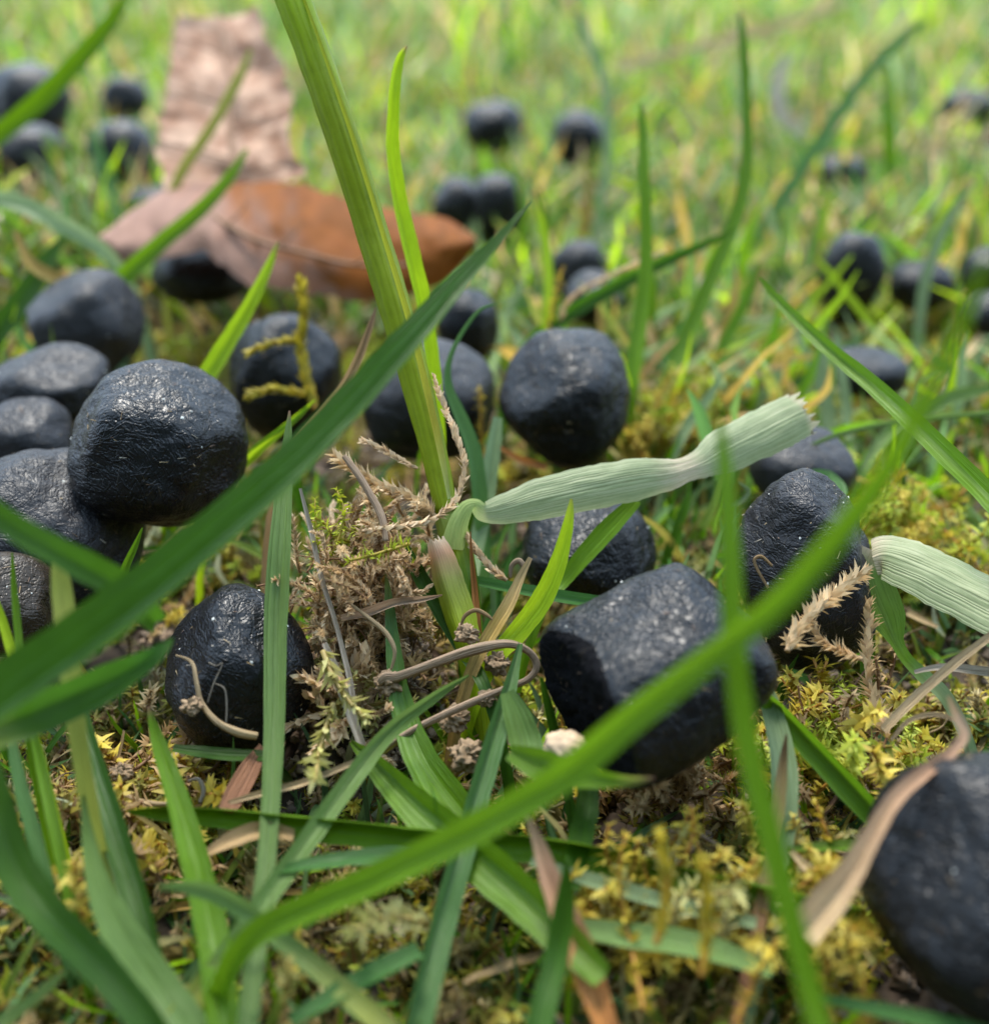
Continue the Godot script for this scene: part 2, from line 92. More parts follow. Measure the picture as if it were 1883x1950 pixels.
	["dead_blade","brown dead blade lying under crossing green blades","straw",[[0,"tan"]],0.3,20,0,false,[[-12.66,-1.20,-35.51,0.35],[-11.78,-1.20,-36.30,0.79],[-10.49,-1.20,-36.94,0.79],[-9.01,-1.20,-36.62,0.54]]],
	["dead_blade","reddish brown dead leaf strip behind the ribbed blade","straw",[[0,"redbrown"]],0.15,10,0,false,[[-11.56,-1.20,-42.69,0.40],[-11.87,-1.20,-40.96,0.97],[-12.17,-1.20,-39.32,1.05],[-12.40,-1.20,-38.11,0.74]]],
	["dead_blade","dry straw lying level beside the ribbed blade","straw",[[0,"straw"]],0.4,0,20,false,[[-12.52,-1.20,-38.62,0.19],[-10.93,-1.20,-39.32,0.34],[-9.06,-1.20,-40.04,0.38],[-6.72,-1.20,-41.53,0.31]]],
	["dead_blade","tan straw lying between the pale blade and golden moss","straw",[[0,"straw"]],0.4,0,0,false,[[13.09,-1.20,-35.67,0.25],[13.71,-1.20,-34.45,0.45],[14.49,-1.20,-33.57,0.41],[15.30,-1.20,-33.28,0.20]]],
	["dead_blade","blurred straw slanting beside the folded pale leaf","straw",[[0,"straw"]],0.2,10,0,false,[[25.21,3.73,-45.63,0.40],[23.11,2.34,-44.88,0.48],[21.00,0.72,-44.01,0.52],[19.25,-0.35,-42.87,0.44]]],
	["dead_blade","white edged straw lying beneath the folded pale leaf","straw",[[0,"grey"]],0.3,0,0,false,[[26.95,0.55,-46.19,0.50],[24.77,0.79,-46.32,0.50],[23.13,0.91,-46.39,0.37],[21.77,0.67,-46.26,0.21]]],
	["dead_blade","arched pale rootlet beside the curled tan dead blade","straw",[[0,"straw"]],0.4,0,0,false,[[22.18,1.28,-41.47,0.15],[21.05,1.61,-41.65,0.25],[19.80,1.35,-41.51,0.25],[18.92,0.51,-41.06,0.15]]],
	["dead_blade","blurred pale straw curving in the far turf","straw",[[0,"grey"]],0.2,0,0,false,[[56.09,12.89,-226.6,1.22],[54.08,7.58,-223.7,2.75],[55.09,2.28,-220.9,2.75],[60.11,-1.26,-219.0,2.60]]],
	["dead_blade","long blurred straw lying slanted in the far turf","straw",[[0,"straw"]],0.2,0,0,false,[[72.43,19.50,-252.8,1.17],[54.72,15.10,-244.8,1.80],[37.72,12.30,-237.6,1.76],[24.52,9.65,-230.5,1.88]]],
	["dead_blade","blurred straw lying level beyond the small droppings","straw",[[0,"straw"]],0.2,0,0,false,[[87.09,2.99,-198.5,1.24],[75.39,0.95,-195.2,1.37],[63.02,0.38,-192.6,1.35],[55.02,-0.25,-192.2,1.08]]],
	["dead_blade","small yellow straw crossing by the moss beside the oak leaf","straw",[[0,"ochre"]],0.2,0,0,false,[[-41.85,11.15,-96.18,0.49],[-40.47,8.72,-94.87,1.05],[-38.18,7.51,-94.22,1.05],[-35.88,6.90,-93.89,0.56]]],
]
# label, centre, half sizes, seed, detail, flattened sides [direction, distance], tilt
const DROPPINGS = [
	["glossy fibrous dropping perched on top of the stacked droppings",[-20.00,7.41,-59.54],[5.14,4.89,5.14],11,3,[[-0.75,0.55,0.35,0.90],[0.62,0.75,0.10,0.86],[0.85,-0.10,0.50,0.90],[-0.35,-0.90,0.20,0.90],[0.10,0.95,0.30,0.90]],0],
	["dropping lying beneath the glossy perched one, pressed against its lower side",[-26.72,2.76,-57.60],[5.52,4.58,5.52],12,3,[[0.50,0.80,0.30,0.85],[0.90,0.10,0.30,0.90]],0],
	["brown fibrous dropping at the foot of the stacked droppings",[-26.36,2.42,-50.04],[2.70,2.70,2.70],13,2,[[0.50,0.70,0.40,0.85]],0],
	["lumpy grey dropping behind the glossy perched one",[-32.39,5.35,-74.89],[4.21,2.68,4.21],14,2,[[0.40,0.85,0.30,0.80],[-0.50,0.80,0.00,0.90]],0],
	["small dusty dropping wedged between the lumpy grey one and the stack",[-31.80,3.86,-68.41],[3.05,2.69,3.05],15,2,[[0.10,0.90,0.30,0.85]],0],
	["dropping with a flat dusty top near the oak leaf",[-34.49,4.84,-89.38],[4.85,4.58,4.85],16,2,[[-0.45,0.80,0.20,0.80],[0.90,0.30,0.20,0.86],[-0.90,-0.10,0.30,0.90]],0],
	["dark dropping behind the branching golden moss shoot",[-16.69,2.94,-82.68],[4.50,5.26,4.50],17,2,[[0.50,0.70,0.50,0.88],[-0.70,0.60,0.30,0.90]],0],
	["round dark dropping with white specks beyond the bent pale leaf",[5.34,4.34,-74.35],[4.90,5.05,4.90],18,3,[[-0.62,0.70,0.35,0.80],[0.20,0.95,0.20,0.90],[0.85,0.35,0.30,0.92],[-0.70,-0.55,0.30,0.93],[0.75,-0.60,0.20,0.93]],0],
	["dropping partly hidden behind the thick stem",[-5.02,2.35,-78.96],[5.16,4.72,5.16],19,2,[[0.45,0.85,0.20,0.85],[-0.60,0.70,0.20,0.90]],0],
	["dark dropping behind the one hidden by the stem",[-2.53,2.98,-95.19],[2.89,3.36,2.89],20,1,[[0.30,0.90,0.20,0.90]],0],
	["half hidden dropping under the bent pale leaf",[6.00,-0.12,-60.02],[4.25,3.16,4.25],21,3,[[0.85,0.40,0.30,0.90],[-0.50,0.80,0.30,0.90]],0],
	["broken dropping with one flat end showing, crossed by green blades",[8.20,3.56,-42.70],[5.02,4.47,4.62],22,3,[[-1.00,0.00,0.00,0.90],[-0.20,0.97,0.10,0.93],[0.75,0.60,0.20,0.90],[0.80,-0.50,0.30,0.92]],12],
	["grooved grey dropping behind the long slanting blade",[17.74,2.36,-53.41],[3.92,6.13,3.92],23,3,[[-0.60,0.70,0.30,0.90],[0.70,0.65,0.20,0.90]],14],
	["smooth blurred dropping beneath the cut leaf end",[21.88,1.00,-70.28],[3.73,2.61,3.73],25,1,[[0.20,0.90,0.30,0.85]],0],
	["large speckled dropping beside the curled tan dead blade",[20.21,0.81,-31.57],[5.37,5.16,5.37],26,3,[[-0.72,0.60,0.35,0.74],[-0.88,-0.35,0.30,0.90],[-0.20,0.90,0.35,0.90],[-0.45,-0.80,0.40,0.92]],0],
	["dark wet dropping with rootlets hanging over it behind the ribbed blade",[-13.61,-0.11,-47.54],[4.06,4.48,4.06],27,3,[[-0.72,0.60,0.35,0.78],[0.50,0.80,0.30,0.92],[-0.90,-0.20,0.35,0.95]],0],
	["smooth oval dropping beyond the long slanting blade among moss",[32.62,0.31,-90.35],[3.24,2.06,3.24],28,1,[[0.10,0.90,0.30,0.85]],0],
	["upright oval dropping in the far turf with a dark lower end",[38.63,0.81,-116.8],[3.38,5.10,3.38],29,1,[],0],
	["pale low dropping next to the upright oval one in the far turf",[46.77,-0.25,-118.4],[3.43,2.59,3.43],30,1,[],0],
	["dropping with a lit top near the thin bluish crossing blade",[51.11,3.04,-111.4],[2.73,2.73,2.73],31,1,[],0],
	["dark dropping beneath the one with a lit top",[49.21,0.51,-104.6],[2.91,2.61,2.91],32,1,[],0],
	["blurred dropping touching its twin behind the oak leaf tip",[-4.85,1.69,-147.8],[3.36,3.75,3.36],33,1,[],0],
	["twin of the blurred dropping behind the oak leaf tip, with a taller shape",[0.24,1.64,-145.6],[3.39,4.70,3.39],34,1,[],0],
	["blurred dropping in the far turf beyond the touching pair",[-0.14,3.78,-199.0],[5.29,4.28,5.29],35,1,[],0],
	["blurred dropping half covered by yellow moss in the far turf",[14.18,3.20,-190.0],[4.59,4.49,4.59],36,1,[],0],
	["small pale dropping shining in the farthest turf",[97.35,1.41,-239.2],[5.10,3.28,5.10],37,1,[],0],
	["small black dropping under far straw",[55.19,-0.47,-179.3],[3.84,2.81,3.84],38,1,[],0],
	["oval dropping standing on end beside the upright lobe of the oak leaf",[-50.68,6.07,-154.8],[4.73,5.38,4.73],39,1,[],0],
	["flattened dropping with a pale streak beside the oval one by the oak leaf",[-61.39,8.32,-149.2],[5.24,3.55,5.24],40,1,[],0],
	["dark dropping behind the flattened one with a pale streak",[-67.99,11.57,-170.5],[5.87,5.36,5.87],41,1,[],0],
	["small blurred dropping behind the upright lobe of the oak leaf",[-68.77,5.82,-217.1],[4.12,3.82,4.12],42,1,[],0],
	["dropping behind the moss strand above the round dropping",[9.43,0.74,-121.1],[3.03,3.16,3.03],43,1,[],0],
	["dark dropping under the one behind the moss strand",[10.04,1.33,-108.3],[2.98,2.74,2.98],44,1,[],0],
	["dropping peeping over the rim of the dead oak leaf",[-42.37,3.96,-137.7],[3.58,2.15,3.58],45,1,[],0],
	["black dropping sheltered beneath the dead oak leaf",[-30.07,3.11,-111.2],[5.13,2.70,5.13],46,1,[],0],
	["tiny dark dropping between two upright blades in the far turf",[30.16,-3.62,-138.2],[1.47,2.21,1.47],47,1,[],0],
]
# name, label, category, look, leaf length, points
const STRANDS = [
	["moss_strand","brown dead moss strand drooping beside the thick stem down to the clump","moss","deadscale",0.9,[[-3.42,12.41,-58.25],[-2.82,11.36,-56.55],[-2.11,10.24,-54.81],[-1.64,8.94,-53.54],[-2.07,7.67,-52.29],[-3.40,6.91,-51.32],[-5.03,6.84,-50.71],[-6.92,6.86,-50.15]]],
	["moss_strand","thin brown moss strand arching out of the clump toward the stem","moss","deadscale",0.8,[[-7.34,9.62,-55.61],[-6.40,9.26,-55.42],[-5.35,8.74,-55.14],[-4.27,8.23,-54.87]]],
	["moss_strand","golden branching moss shoot with two side arms before a dark dropping","moss","goldspike",2,[[-13.96,12.04,-77.36],[-13.73,10.05,-76.28],[-13.88,8.05,-75.21],[-13.42,6.24,-73.67],[-12.74,4.45,-72.14]]],
	["moss_strand","golden side arm of moss pointing away from the branching shoot, upper one","moss","goldspike",1.5,[[-17.33,7.96,-74.59],[-16.01,8.39,-74.82],[-14.79,8.38,-75.39],[-13.88,8.22,-75.30]]],
	["moss_strand","golden side arm of moss pointing away from the branching shoot, lower one","moss","goldspike",1.5,[[-17.22,5.37,-72.63],[-15.72,5.70,-72.81],[-14.27,5.52,-72.94],[-12.74,5.37,-72.63]]],
	["moss_strand","twisted tan moss strand leaning on the dark narrow blade","moss","deadscale",0.9,[[13.95,10.86,-90.34],[11.90,10.09,-89.93],[9.89,9.46,-89.03],[7.25,8.47,-87.92],[5.88,7.33,-87.31],[5.36,6.12,-86.66]]],
	["moss_strand","bristly tan moss strand reaching from the folded pale leaf to the broken dropping","moss","deadspread",1.4,[[19.51,4.76,-49.59],[17.95,4.51,-48.32],[16.56,4.22,-47.03],[15.22,3.85,-45.69],[14.37,3.39,-44.31]]],
	["moss_strand","bristly tan moss strand hanging below the folded pale leaf","moss","deadspread",1.3,[[20.04,3.16,-51.00],[20.22,1.67,-49.63],[19.82,0.51,-47.87],[19.81,-0.84,-46.01],[20.05,-1.56,-43.92]]],
	["moss_strand","short bristly strand hanging from the tan strand beside the broken dropping","moss","deadspread",1.2,[[16.03,3.75,-46.78],[16.42,3.09,-45.86],[17.48,2.51,-45.54],[18.54,2.16,-45.35]]],
	["moss_strand","yellow green moss shoot lying over the brown clump","moss","lime",1,[[-7.47,6.02,-48.57],[-6.53,6.21,-48.67],[-5.44,6.49,-48.82],[-4.40,6.55,-49.42]]],
	["moss_strand","bright green moss shoot hanging in the clump","moss","lime",0.8,[[-8.58,7.94,-53.00],[-8.08,7.17,-52.02],[-8.18,6.32,-51.23],[-8.57,5.43,-50.52]]],
	["moss_strand","slender olive moss shoot beside the bright green one","moss","lime",0.7,[[-9.72,7.44,-52.73],[-9.58,6.42,-51.62],[-9.41,5.56,-50.59]]],
	["moss_strand","shaggy tan moss strand lying against the thick stem","moss","deadspread",1.6,[[-8.80,8.80,-55.17],[-7.34,7.90,-54.69],[-5.88,7.25,-54.34],[-4.42,6.74,-54.06],[-3.25,5.84,-53.58]]],
	["moss_strand","short tan moss strand below the bent leaf collar","moss","deadscale",1.1,[[-1.56,4.99,-53.12],[-0.92,4.17,-52.68],[-0.19,3.40,-52.27],[0.69,2.76,-51.92]]],
	["moss_strand","upright ochre moss shoot with tufted arms beside the dark upright blade","moss","gold",0.9,[[5.47,1.29,-34.10],[5.15,0.32,-33.01],[5.30,-0.82,-31.83],[5.54,-1.51,-30.32],[5.69,-1.62,-27.99]]],
	["moss_strand","stout blurred golden moss spike, slightly bent","moss","goldspike",1.3,[[6.36,4.05,-31.04],[6.53,3.14,-30.32],[6.44,2.32,-29.54],[6.01,1.33,-28.44]]],
	["moss_strand","stout blurred golden moss spike with a bushy foot","moss","goldspike",1.2,[[7.87,3.63,-30.25],[7.97,2.55,-29.33],[7.89,1.50,-28.53],[7.62,0.72,-27.54]]],
	["moss_strand","feathery golden moss shoot behind the kinked upright blade","moss","gold",1.1,[[10.78,0.80,-29.13],[10.26,-0.37,-28.89],[9.71,-1.08,-28.28],[9.10,-1.70,-27.38]]],
	["moss_strand","tufted moss shoot in front of the round dropping's foot","moss","gold",0.9,[[-1.13,5.01,-74.71],[-1.01,3.67,-73.99],[-0.90,1.98,-73.08],[-0.63,0.51,-71.72]]],
	["moss_strand","upright golden moss shoot beside the pale tipped stub","moss","gold",0.9,[[5.49,10.61,-86.81],[4.90,8.69,-85.77],[4.37,6.62,-84.09],[3.68,4.59,-82.43]]],
	["moss_strand","pale green leafy moss shoot spilling from the foot of the clump","moss","palemoss",1.5,[[-6.12,0.96,-41.87],[-7.07,1.54,-42.75],[-7.99,1.95,-44.10],[-8.67,2.51,-45.54]]],
	["moss_strand","pale green moss shoot hanging its tips over the level blade","moss","palemoss",1.4,[[-8.09,0.80,-37.83],[-8.42,-0.16,-40.70],[-8.23,0.30,-42.08],[-7.99,0.80,-43.49]]],
	["moss_strand","cream tipped moss shoot lying beneath the long slanting blade","moss","palemoss",1.5,[[-5.38,0.80,-29.50],[-4.70,-0.53,-31.31],[-3.56,-1.87,-32.48],[-2.53,-3.20,-33.23]]],
	["moss_strand","golden moss tuft beside the dark green blade with a pale face","moss","gold",1.3,[[17.66,0.80,-39.96],[18.39,-0.53,-40.02],[18.76,-1.87,-39.69],[18.52,-3.20,-38.98]]],
	["moss_strand","green star tipped moss shoot beyond the golden tuft","moss","lime",1.2,[[17.11,0.80,-40.79],[17.59,-1.20,-41.91],[17.96,-3.10,-42.52]]],
	["moss_strand","pale gold moss shoot in front of the large speckled dropping","moss","gold",1.1,[[13.56,0.80,-29.75],[13.90,-0.53,-29.52],[14.36,-1.76,-29.05],[14.16,-1.70,-27.38]]],
	["moss_strand","ochre moss shoot climbing beside the curled tan blade","moss","gold",1.1,[[12.58,0.80,-29.88],[13.14,-0.53,-29.76],[12.92,-1.58,-29.15],[13.03,-2.15,-27.71]]],
	["moss_strand","drooping olive moss shoot by the pale grey-green blade","moss","gold",1.3,[[-17.39,0.80,-33.12],[-17.26,-0.53,-32.67],[-17.13,-1.87,-32.21],[-16.73,-3.20,-30.95]]],
	["moss_strand","dark moss shoot under the arched blade","moss","olivemoss",0.8,[[-7.88,0.80,-28.17],[-7.97,-1.20,-28.60],[-8.06,-2.15,-27.71]]],
]
# name, label, category, colour, points [x, y, z, radius]
const ROOTLETS = [
	["rootlet","tan rootlet draped over the dark wet dropping","rootlet","straw",[[-15.95,2.62,-45.03,0.053],[-15.03,2.53,-44.53,0.104],[-14.68,1.90,-43.74,0.117],[-14.37,1.11,-43.09,0.142],[-13.50,0.57,-42.34,0.167],[-12.47,0.12,-42.10,0.218],[-11.66,-0.30,-42.33,0.207]]],
	["rootlet","hair-thin branching white root over the dark wet dropping","rootlet","grey",[[-14.09,2.77,-44.21,0.039],[-13.67,2.75,-43.97,0.032],[-13.36,2.84,-44.02,0.032],[-13.75,2.08,-43.50,0.039],[-14.06,1.22,-43.03,0.032]]],
	["rootlet","hair-thin pale root hanging straight over the dark wet dropping","rootlet","grey",[[-13.70,2.04,-43.47,0.032],[-13.21,1.87,-43.27,0.039],[-13.08,1.19,-42.79,0.045],[-13.09,0.55,-42.33,0.038]]],
	["rootlet","knotted root curling on the soil lump at the foot of the stub","rootlet","tan",[[-1.73,2.83,-47.42,0.068],[-1.51,3.26,-47.65,0.109],[-0.99,3.50,-47.78,0.123],[-0.45,3.31,-47.68,0.109],[-0.10,3.07,-47.55,0.055]]],
	["rootlet","white dead stalk curl at the top of the dry yellow straw","rootlet","cream",[[0.86,3.94,-50.29,0.071],[0.92,4.49,-50.58,0.127],[1.31,4.74,-50.71,0.169],[1.59,4.39,-50.53,0.141],[1.42,3.94,-50.29,0.085]]],
	["rootlet","thin root arching beneath the broken dropping","rootlet","tan",[[8.50,-2.16,-37.92,0.049],[9.20,-2.44,-37.54,0.073],[10.11,-2.54,-37.15,0.072],[11.27,-2.75,-36.81,0.036]]],
	["rootlet","grey root lying over the brown moss under the broken dropping","rootlet","tangrey",[[8.05,-1.90,-37.49,0.121],[8.86,-1.69,-37.38,0.096],[9.81,-2.00,-37.10,0.096],[10.72,-2.38,-36.67,0.072]]],
	["rootlet","purple grey root crossing the top of the brown clump","rootlet","tangrey",[[-8.08,9.70,-53.39,0.141],[-7.34,9.04,-52.69,0.197],[-6.61,8.19,-51.89,0.196],[-5.92,7.28,-50.95,0.208],[-5.69,6.37,-50.01,0.165]]],
	["rootlet","fine loop of root hooked over the grooved grey dropping","rootlet","tan",[[14.44,3.98,-49.17,0.069],[13.88,4.83,-49.63,0.083],[13.72,5.30,-49.88,0.097],[14.10,5.44,-49.96,0.097],[14.66,5.00,-49.72,0.069]]],
	["rootlet","white looped root beside the stout pointed blade","rootlet","grey",[[-15.07,-2.25,-41.28,0.052],[-14.55,-2.16,-41.33,0.090],[-14.29,-2.64,-41.07,0.116],[-14.45,-3.16,-40.79,0.103]]],
	["rootlet","bent straw-coloured root in the moss beside the wide dark blade","rootlet","straw",[[-18.49,-3.15,-41.36,0.156],[-17.76,-3.45,-41.20,0.182],[-16.57,-3.25,-40.74,0.155],[-15.79,-3.21,-40.76,0.077]]],
	["dead_tendril","curled brown stem looping beside the broken dropping","dead stem","tangrey",[[-5.88,0.80,-45.19,0.174],[-5.53,1.04,-45.32,0.295],[-4.86,1.09,-45.34,0.268],[-2.99,1.70,-45.67,0.254],[-1.11,2.26,-45.98,0.308],[0.63,2.43,-46.30,0.228],[1.75,1.75,-46.61,0.190],[2.19,0.96,-46.41,0.191],[1.70,0.46,-45.91,0.190],[0.50,0.52,-45.04,0.187],[-1.63,0.10,-44.13,0.212],[-3.98,-0.63,-43.29,0.184],[-5.51,-1.15,-42.44,0.117]]],
	["rootlet","pale tendril twisting along the front of the moss clump","rootlet","straw",[[-7.46,3.79,-47.94,0.055],[-6.54,3.42,-47.28,0.108],[-5.57,2.81,-46.73,0.135],[-5.09,2.10,-46.12,0.108],[-5.28,1.27,-45.67,0.067]]],
]
# label, centre, radius, seed, colour
const LUMPS = [
	["grey soil lump at the foot of the cut stub",[-1.46,2.29,-47.35],0.55,1,"soil"],
	["soil lump behind the curled brown stem",[0.10,0.81,-46.90],0.63,2,"soil"],
	["crumbly soil lump below the loop of the curled stem",[-2.02,-0.85,-44.30],0.70,3,"soil"],
	["soil lump under the grey-green folded blade",[-1.34,-1.50,-42.25],0.78,4,"soil"],
	["small soil lump stuck on the dark wet dropping's rootlet",[-14.75,1.25,-42.71],0.46,5,"soil"],
	["soil lump in the dead moss under the broken dropping",[8.66,-2.22,-37.32],0.60,6,"soil"],
	["soil lump at the shaded foot of the moss clump",[-5.44,0.50,-45.60],0.68,7,"soil"],
	["soil lump by the white looped root",[-18.83,-2.87,-42.65],0.53,8,"soil"],
	["smooth cream pebble beside the broken dropping",[3.26,1.83,-38.93],1.00,9,"cream"],
	["soil lump stuck to the loop of the curled stem",[-0.44,0.09,-44.81],0.46,10,"soil"],
	["white grit under the pale narrow blade",[7.28,-2.71,-33.65],0.50,11,"grit"],
]
const SHAPES = {
	"stem": [[-12.73,35.51,-69.54,2.06],[-11.36,31.66,-67.47,2.01],[-10.00,28.30,-65.89,1.92],[-8.43,24.12,-63.98,1.88],[-7.01,19.86,-62.26,1.85],[-5.74,16.20,-60.29,1.85],[-4.49,12.28,-58.18,1.75],[-3.41,8.71,-56.03,1.50],[-2.69,5.86,-54.16,1.30]],
	"lower": [[-2.83,6.06,-54.72,1.48],[-2.35,4.81,-53.93,1.71],[-1.99,3.61,-53.06,1.71],[-1.68,2.27,-51.88,1.64],[-1.43,0.80,-50.41,1.56],[-1.24,-0.33,-48.56,1.48]],
	"leaf": [[-2.31,4.40,-52.58,1.45],[-2.01,5.65,-53.02,1.16],[-1.55,6.47,-53.46,0.87],[-1.06,6.53,-53.72,0.76],[-0.57,6.10,-53.72,1.17],[0.69,6.04,-54.26,1.82],[2.62,6.28,-54.95,2.37],[5.34,6.53,-55.77,2.63],[8.12,6.73,-56.56,2.54],[10.18,6.71,-57.23,1.95],[11.25,6.80,-57.73,1.54],[12.31,6.98,-58.28,1.92],[13.48,7.35,-58.93,2.74],[15.69,7.90,-60.14,3.08],[17.76,8.45,-61.23,3.12],[18.86,8.67,-61.92,3.01]],
	"margin": [[-11.12,32.71,-67.24,0.23],[-9.50,28.91,-65.19,0.29],[-7.64,24.06,-62.70,0.35],[-5.88,18.89,-60.26,0.41],[-4.67,15.28,-58.43,0.47],[-3.79,12.21,-56.78,0.52],[-2.99,9.27,-54.85,0.49],[-2.50,7.02,-53.53,0.23]],
	"stub": [[-3.28,5.53,-51.48,1.25],[-2.99,4.83,-50.99,1.70],[-2.58,3.69,-50.15,1.98],[-2.12,2.56,-49.32,2.02],[-1.61,1.30,-48.19,1.84]],
	"fold_over": [[20.85,4.12,-52.09,2.03],[21.48,4.47,-51.71,2.75],[22.90,4.57,-50.06,3.13],[24.77,4.27,-48.19,3.27],[26.79,4.08,-45.82,3.26],[28.86,3.75,-43.37,2.79]],
	"fold_down": [[21.05,4.37,-52.34,2.03],[20.68,3.48,-51.86,2.20],[20.99,2.44,-51.07,2.31],[21.48,1.39,-50.05,2.01],[21.79,0.56,-49.15,0.86],[22.11,0.09,-48.21,0.68],[22.86,-0.42,-47.26,0.84],[23.61,-0.84,-46.01,0.82]],
	"front_low": [[-38.20,6.89,-107.5],[-35.56,5.89,-104.7],[-32.72,6.39,-103.8],[-30.31,6.92,-103.6],[-28.06,7.23,-103.7],[-26.06,6.39,-103.3],[-24.06,4.90,-102.5],[-20.16,3.96,-102.5],[-16.22,3.19,-102.7],[-12.24,2.77,-103.0],[-8.26,2.91,-104.2],[-4.73,3.98,-105.9],[-1.75,6.50,-109.0]],
	"front_high": [[-38.34,7.92,-109.2],[-36.71,9.20,-112.2],[-34.36,10.38,-113.9],[-32.24,11.11,-115.5],[-29.39,11.34,-116.2],[-26.80,11.19,-116.6],[-22.88,11.29,-116.1],[-19.54,11.01,-115.4],[-16.22,10.27,-114.4],[-12.40,9.25,-113.3],[-9.15,8.94,-112.6],[-5.39,8.73,-111.9],[-1.87,7.11,-109.9]],
	"up_left": [[-33.40,10.38,-113.9],[-34.54,11.95,-117.1],[-35.59,13.99,-120.4],[-36.17,16.71,-125.3],[-36.38,19.59,-130.2],[-36.68,22.37,-135.1],[-36.94,25.40,-140.2]],
	"up_right": [[-22.88,11.29,-116.1],[-19.78,11.99,-116.8],[-21.70,14.49,-121.3],[-21.92,17.39,-126.2],[-23.29,20.30,-131.2],[-25.78,23.11,-136.1],[-27.85,26.52,-141.9]],
	"vein": [[-28.88,9.78,-111.9],[-25.90,8.85,-108.6],[-22.51,7.84,-106.4],[-18.33,7.05,-105.3],[-13.26,5.98,-104.8],[-8.26,5.71,-105.7]],
}

# real base colours, linear; thin leaves split their light between reflecting and letting through
const COLOURS = {
	"green": Color(.125, .25, .009), "dark": Color(.048, .125, .01), "darkblue": Color(.055, .16, .03), "bright": Color(.42, .6, .018), "yellowgreen": Color(.36, .46, .02),
	"yellow": Color(.52, .46, .05), "olive": Color(.28, .31, .06), "olive2": Color(.25, .22, .06), "pale": Color(.15, .25, .06), "bluegreen": Color(.09, .195, .055), "glaucous": Color(.22, .31, .145),
	"leafpale": Color(.38, .4, .225), "scar": Color(.62, .5, .36), "white": Color(.75, .74, .68), "grit": Color(.42, .4, .36), "deep": Color(.05, .15, .018), "shell": Color(.5, .42, .32),
	"tip": Color(.4, .2, .14), "purple": Color(.2, .1, .09), "tan": Color(.45, .29, .13), "straw": Color(.58, .42, .23), "tanpink": Color(.52, .29, .17), "tangrey": Color(.46, .32, .21), "ochre": Color(.5, .33, .08),
	"brown": Color(.27, .16, .1), "orange": Color(.5, .2, .045), "redbrown": Color(.27, .12, .055), "grey": Color(.5, .43, .34), "cream": Color(.42, .3, .19),
	"soil": Color(.06, .042, .028), "stem": Color(.32, .4, .018), "stemedge": Color(.55, .55, .04), "collar": Color(.5, .58, .2),
}
# look: leaf colours, stem colour, leaves per millimetre, spread (0 pressed to the stem, 1 square to it), bend, width to length
const LOOKS = {
	"gold": [Color(.5, .36, .03), Color(.6, .48, .07), Color(.42, .2, .03), 9.0, .75, .5, .3],
	"goldspike": [Color(.42, .32, .02), Color(.5, .4, .04), Color(.4, .2, .02), 12.0, .28, .15, .32],
	"lime": [Color(.5, .53, .03), Color(.38, .45, .04), Color(.4, .3, .04), 11.0, .8, .5, .28],
	"olivemoss": [Color(.24, .22, .03), Color(.3, .24, .04), Color(.25, .12, .03), 9.0, .7, .5, .3],
	"palemoss": [Color(.46, .44, .12), Color(.55, .5, .22), Color(.4, .3, .1), 8.0, .5, .25, .26],
	"deadscale": [Color(.66, .47, .27), Color(.8, .62, .4), Color(.5, .33, .18), 12.0, .34, .1, .4],
	"deadspread": [Color(.62, .43, .22), Color(.78, .59, .35), Color(.5, .33, .17), 18.0, .36, .4, .26],
	"brownmoss": [Color(.36, .22, .09), Color(.5, .33, .15), Color(.25, .13, .06), 8.0, .75, .7, .22],
}

var taken := {}
var dice := RandomNumberGenerator.new()
var lumpy := FastNoiseLite.new()
var fine := FastNoiseLite.new()
var patches := FastNoiseLite.new()
var leaf_m: StandardMaterial3D
var ribbed_m: StandardMaterial3D
var dry_m: StandardMaterial3D
var moss_m: StandardMaterial3D
var dung_m: StandardMaterial3D
var dusty_m: StandardMaterial3D
var inside_m: StandardMaterial3D
var brown_m: StandardMaterial3D
var soil_m: StandardMaterial3D
var fibre_m: StandardMaterial3D
var oak_m: StandardMaterial3D


class Shape:
	extends RefCounted
	var v := PackedVector3Array()
	var c := PackedColorArray()
	var u := PackedVector2Array()
	var i := PackedInt32Array()

	func dot(p: Vector3, col: Color, uv := Vector2.ZERO) -> int:
		v.append(p)
		c.append(col)
		u.append(uv)
		return v.size() - 1

	func tri(a: int, b: int, d: int) -> void:
		i.append(a)
		i.append(b)
		i.append(d)

	func quads(first: int, rows: int, across: int, closed := false) -> void:
		for r in rows - 1:
			for k in (across if closed else across - 1):
				var n := (k + 1) % across
				var a := first + r * across + k
				var b := first + r * across + n
				var d := first + (r + 1) * across + k
				var e := first + (r + 1) * across + n
				i.append_array([a, b, d, b, e, d])

	func made() -> ArrayMesh:
		var n := PackedVector3Array()
		n.resize(v.size())
		for t in range(0, i.size(), 3):
			var f := (v[i[t + 2]] - v[i[t]]).cross(v[i[t + 1]] - v[i[t]])
			n[i[t]] += f
			n[i[t + 1]] += f
			n[i[t + 2]] += f
		var out := PackedVector3Array()
		out.resize(v.size())
		for k in v.size():
			out[k] = v[k] * 0.001
			n[k] = n[k].normalized() if n[k].length_squared() > 1e-18 else Vector3.UP
		var a := []
		a.resize(Mesh.ARRAY_MAX)
		a[Mesh.ARRAY_VERTEX] = out
		a[Mesh.ARRAY_NORMAL] = n
		a[Mesh.ARRAY_COLOR] = c
		a[Mesh.ARRAY_TEX_UV] = u
		a[Mesh.ARRAY_INDEX] = i
		var m := ArrayMesh.new()
		m.add_surface_from_arrays(Mesh.PRIMITIVE_TRIANGLES, a)
		return m


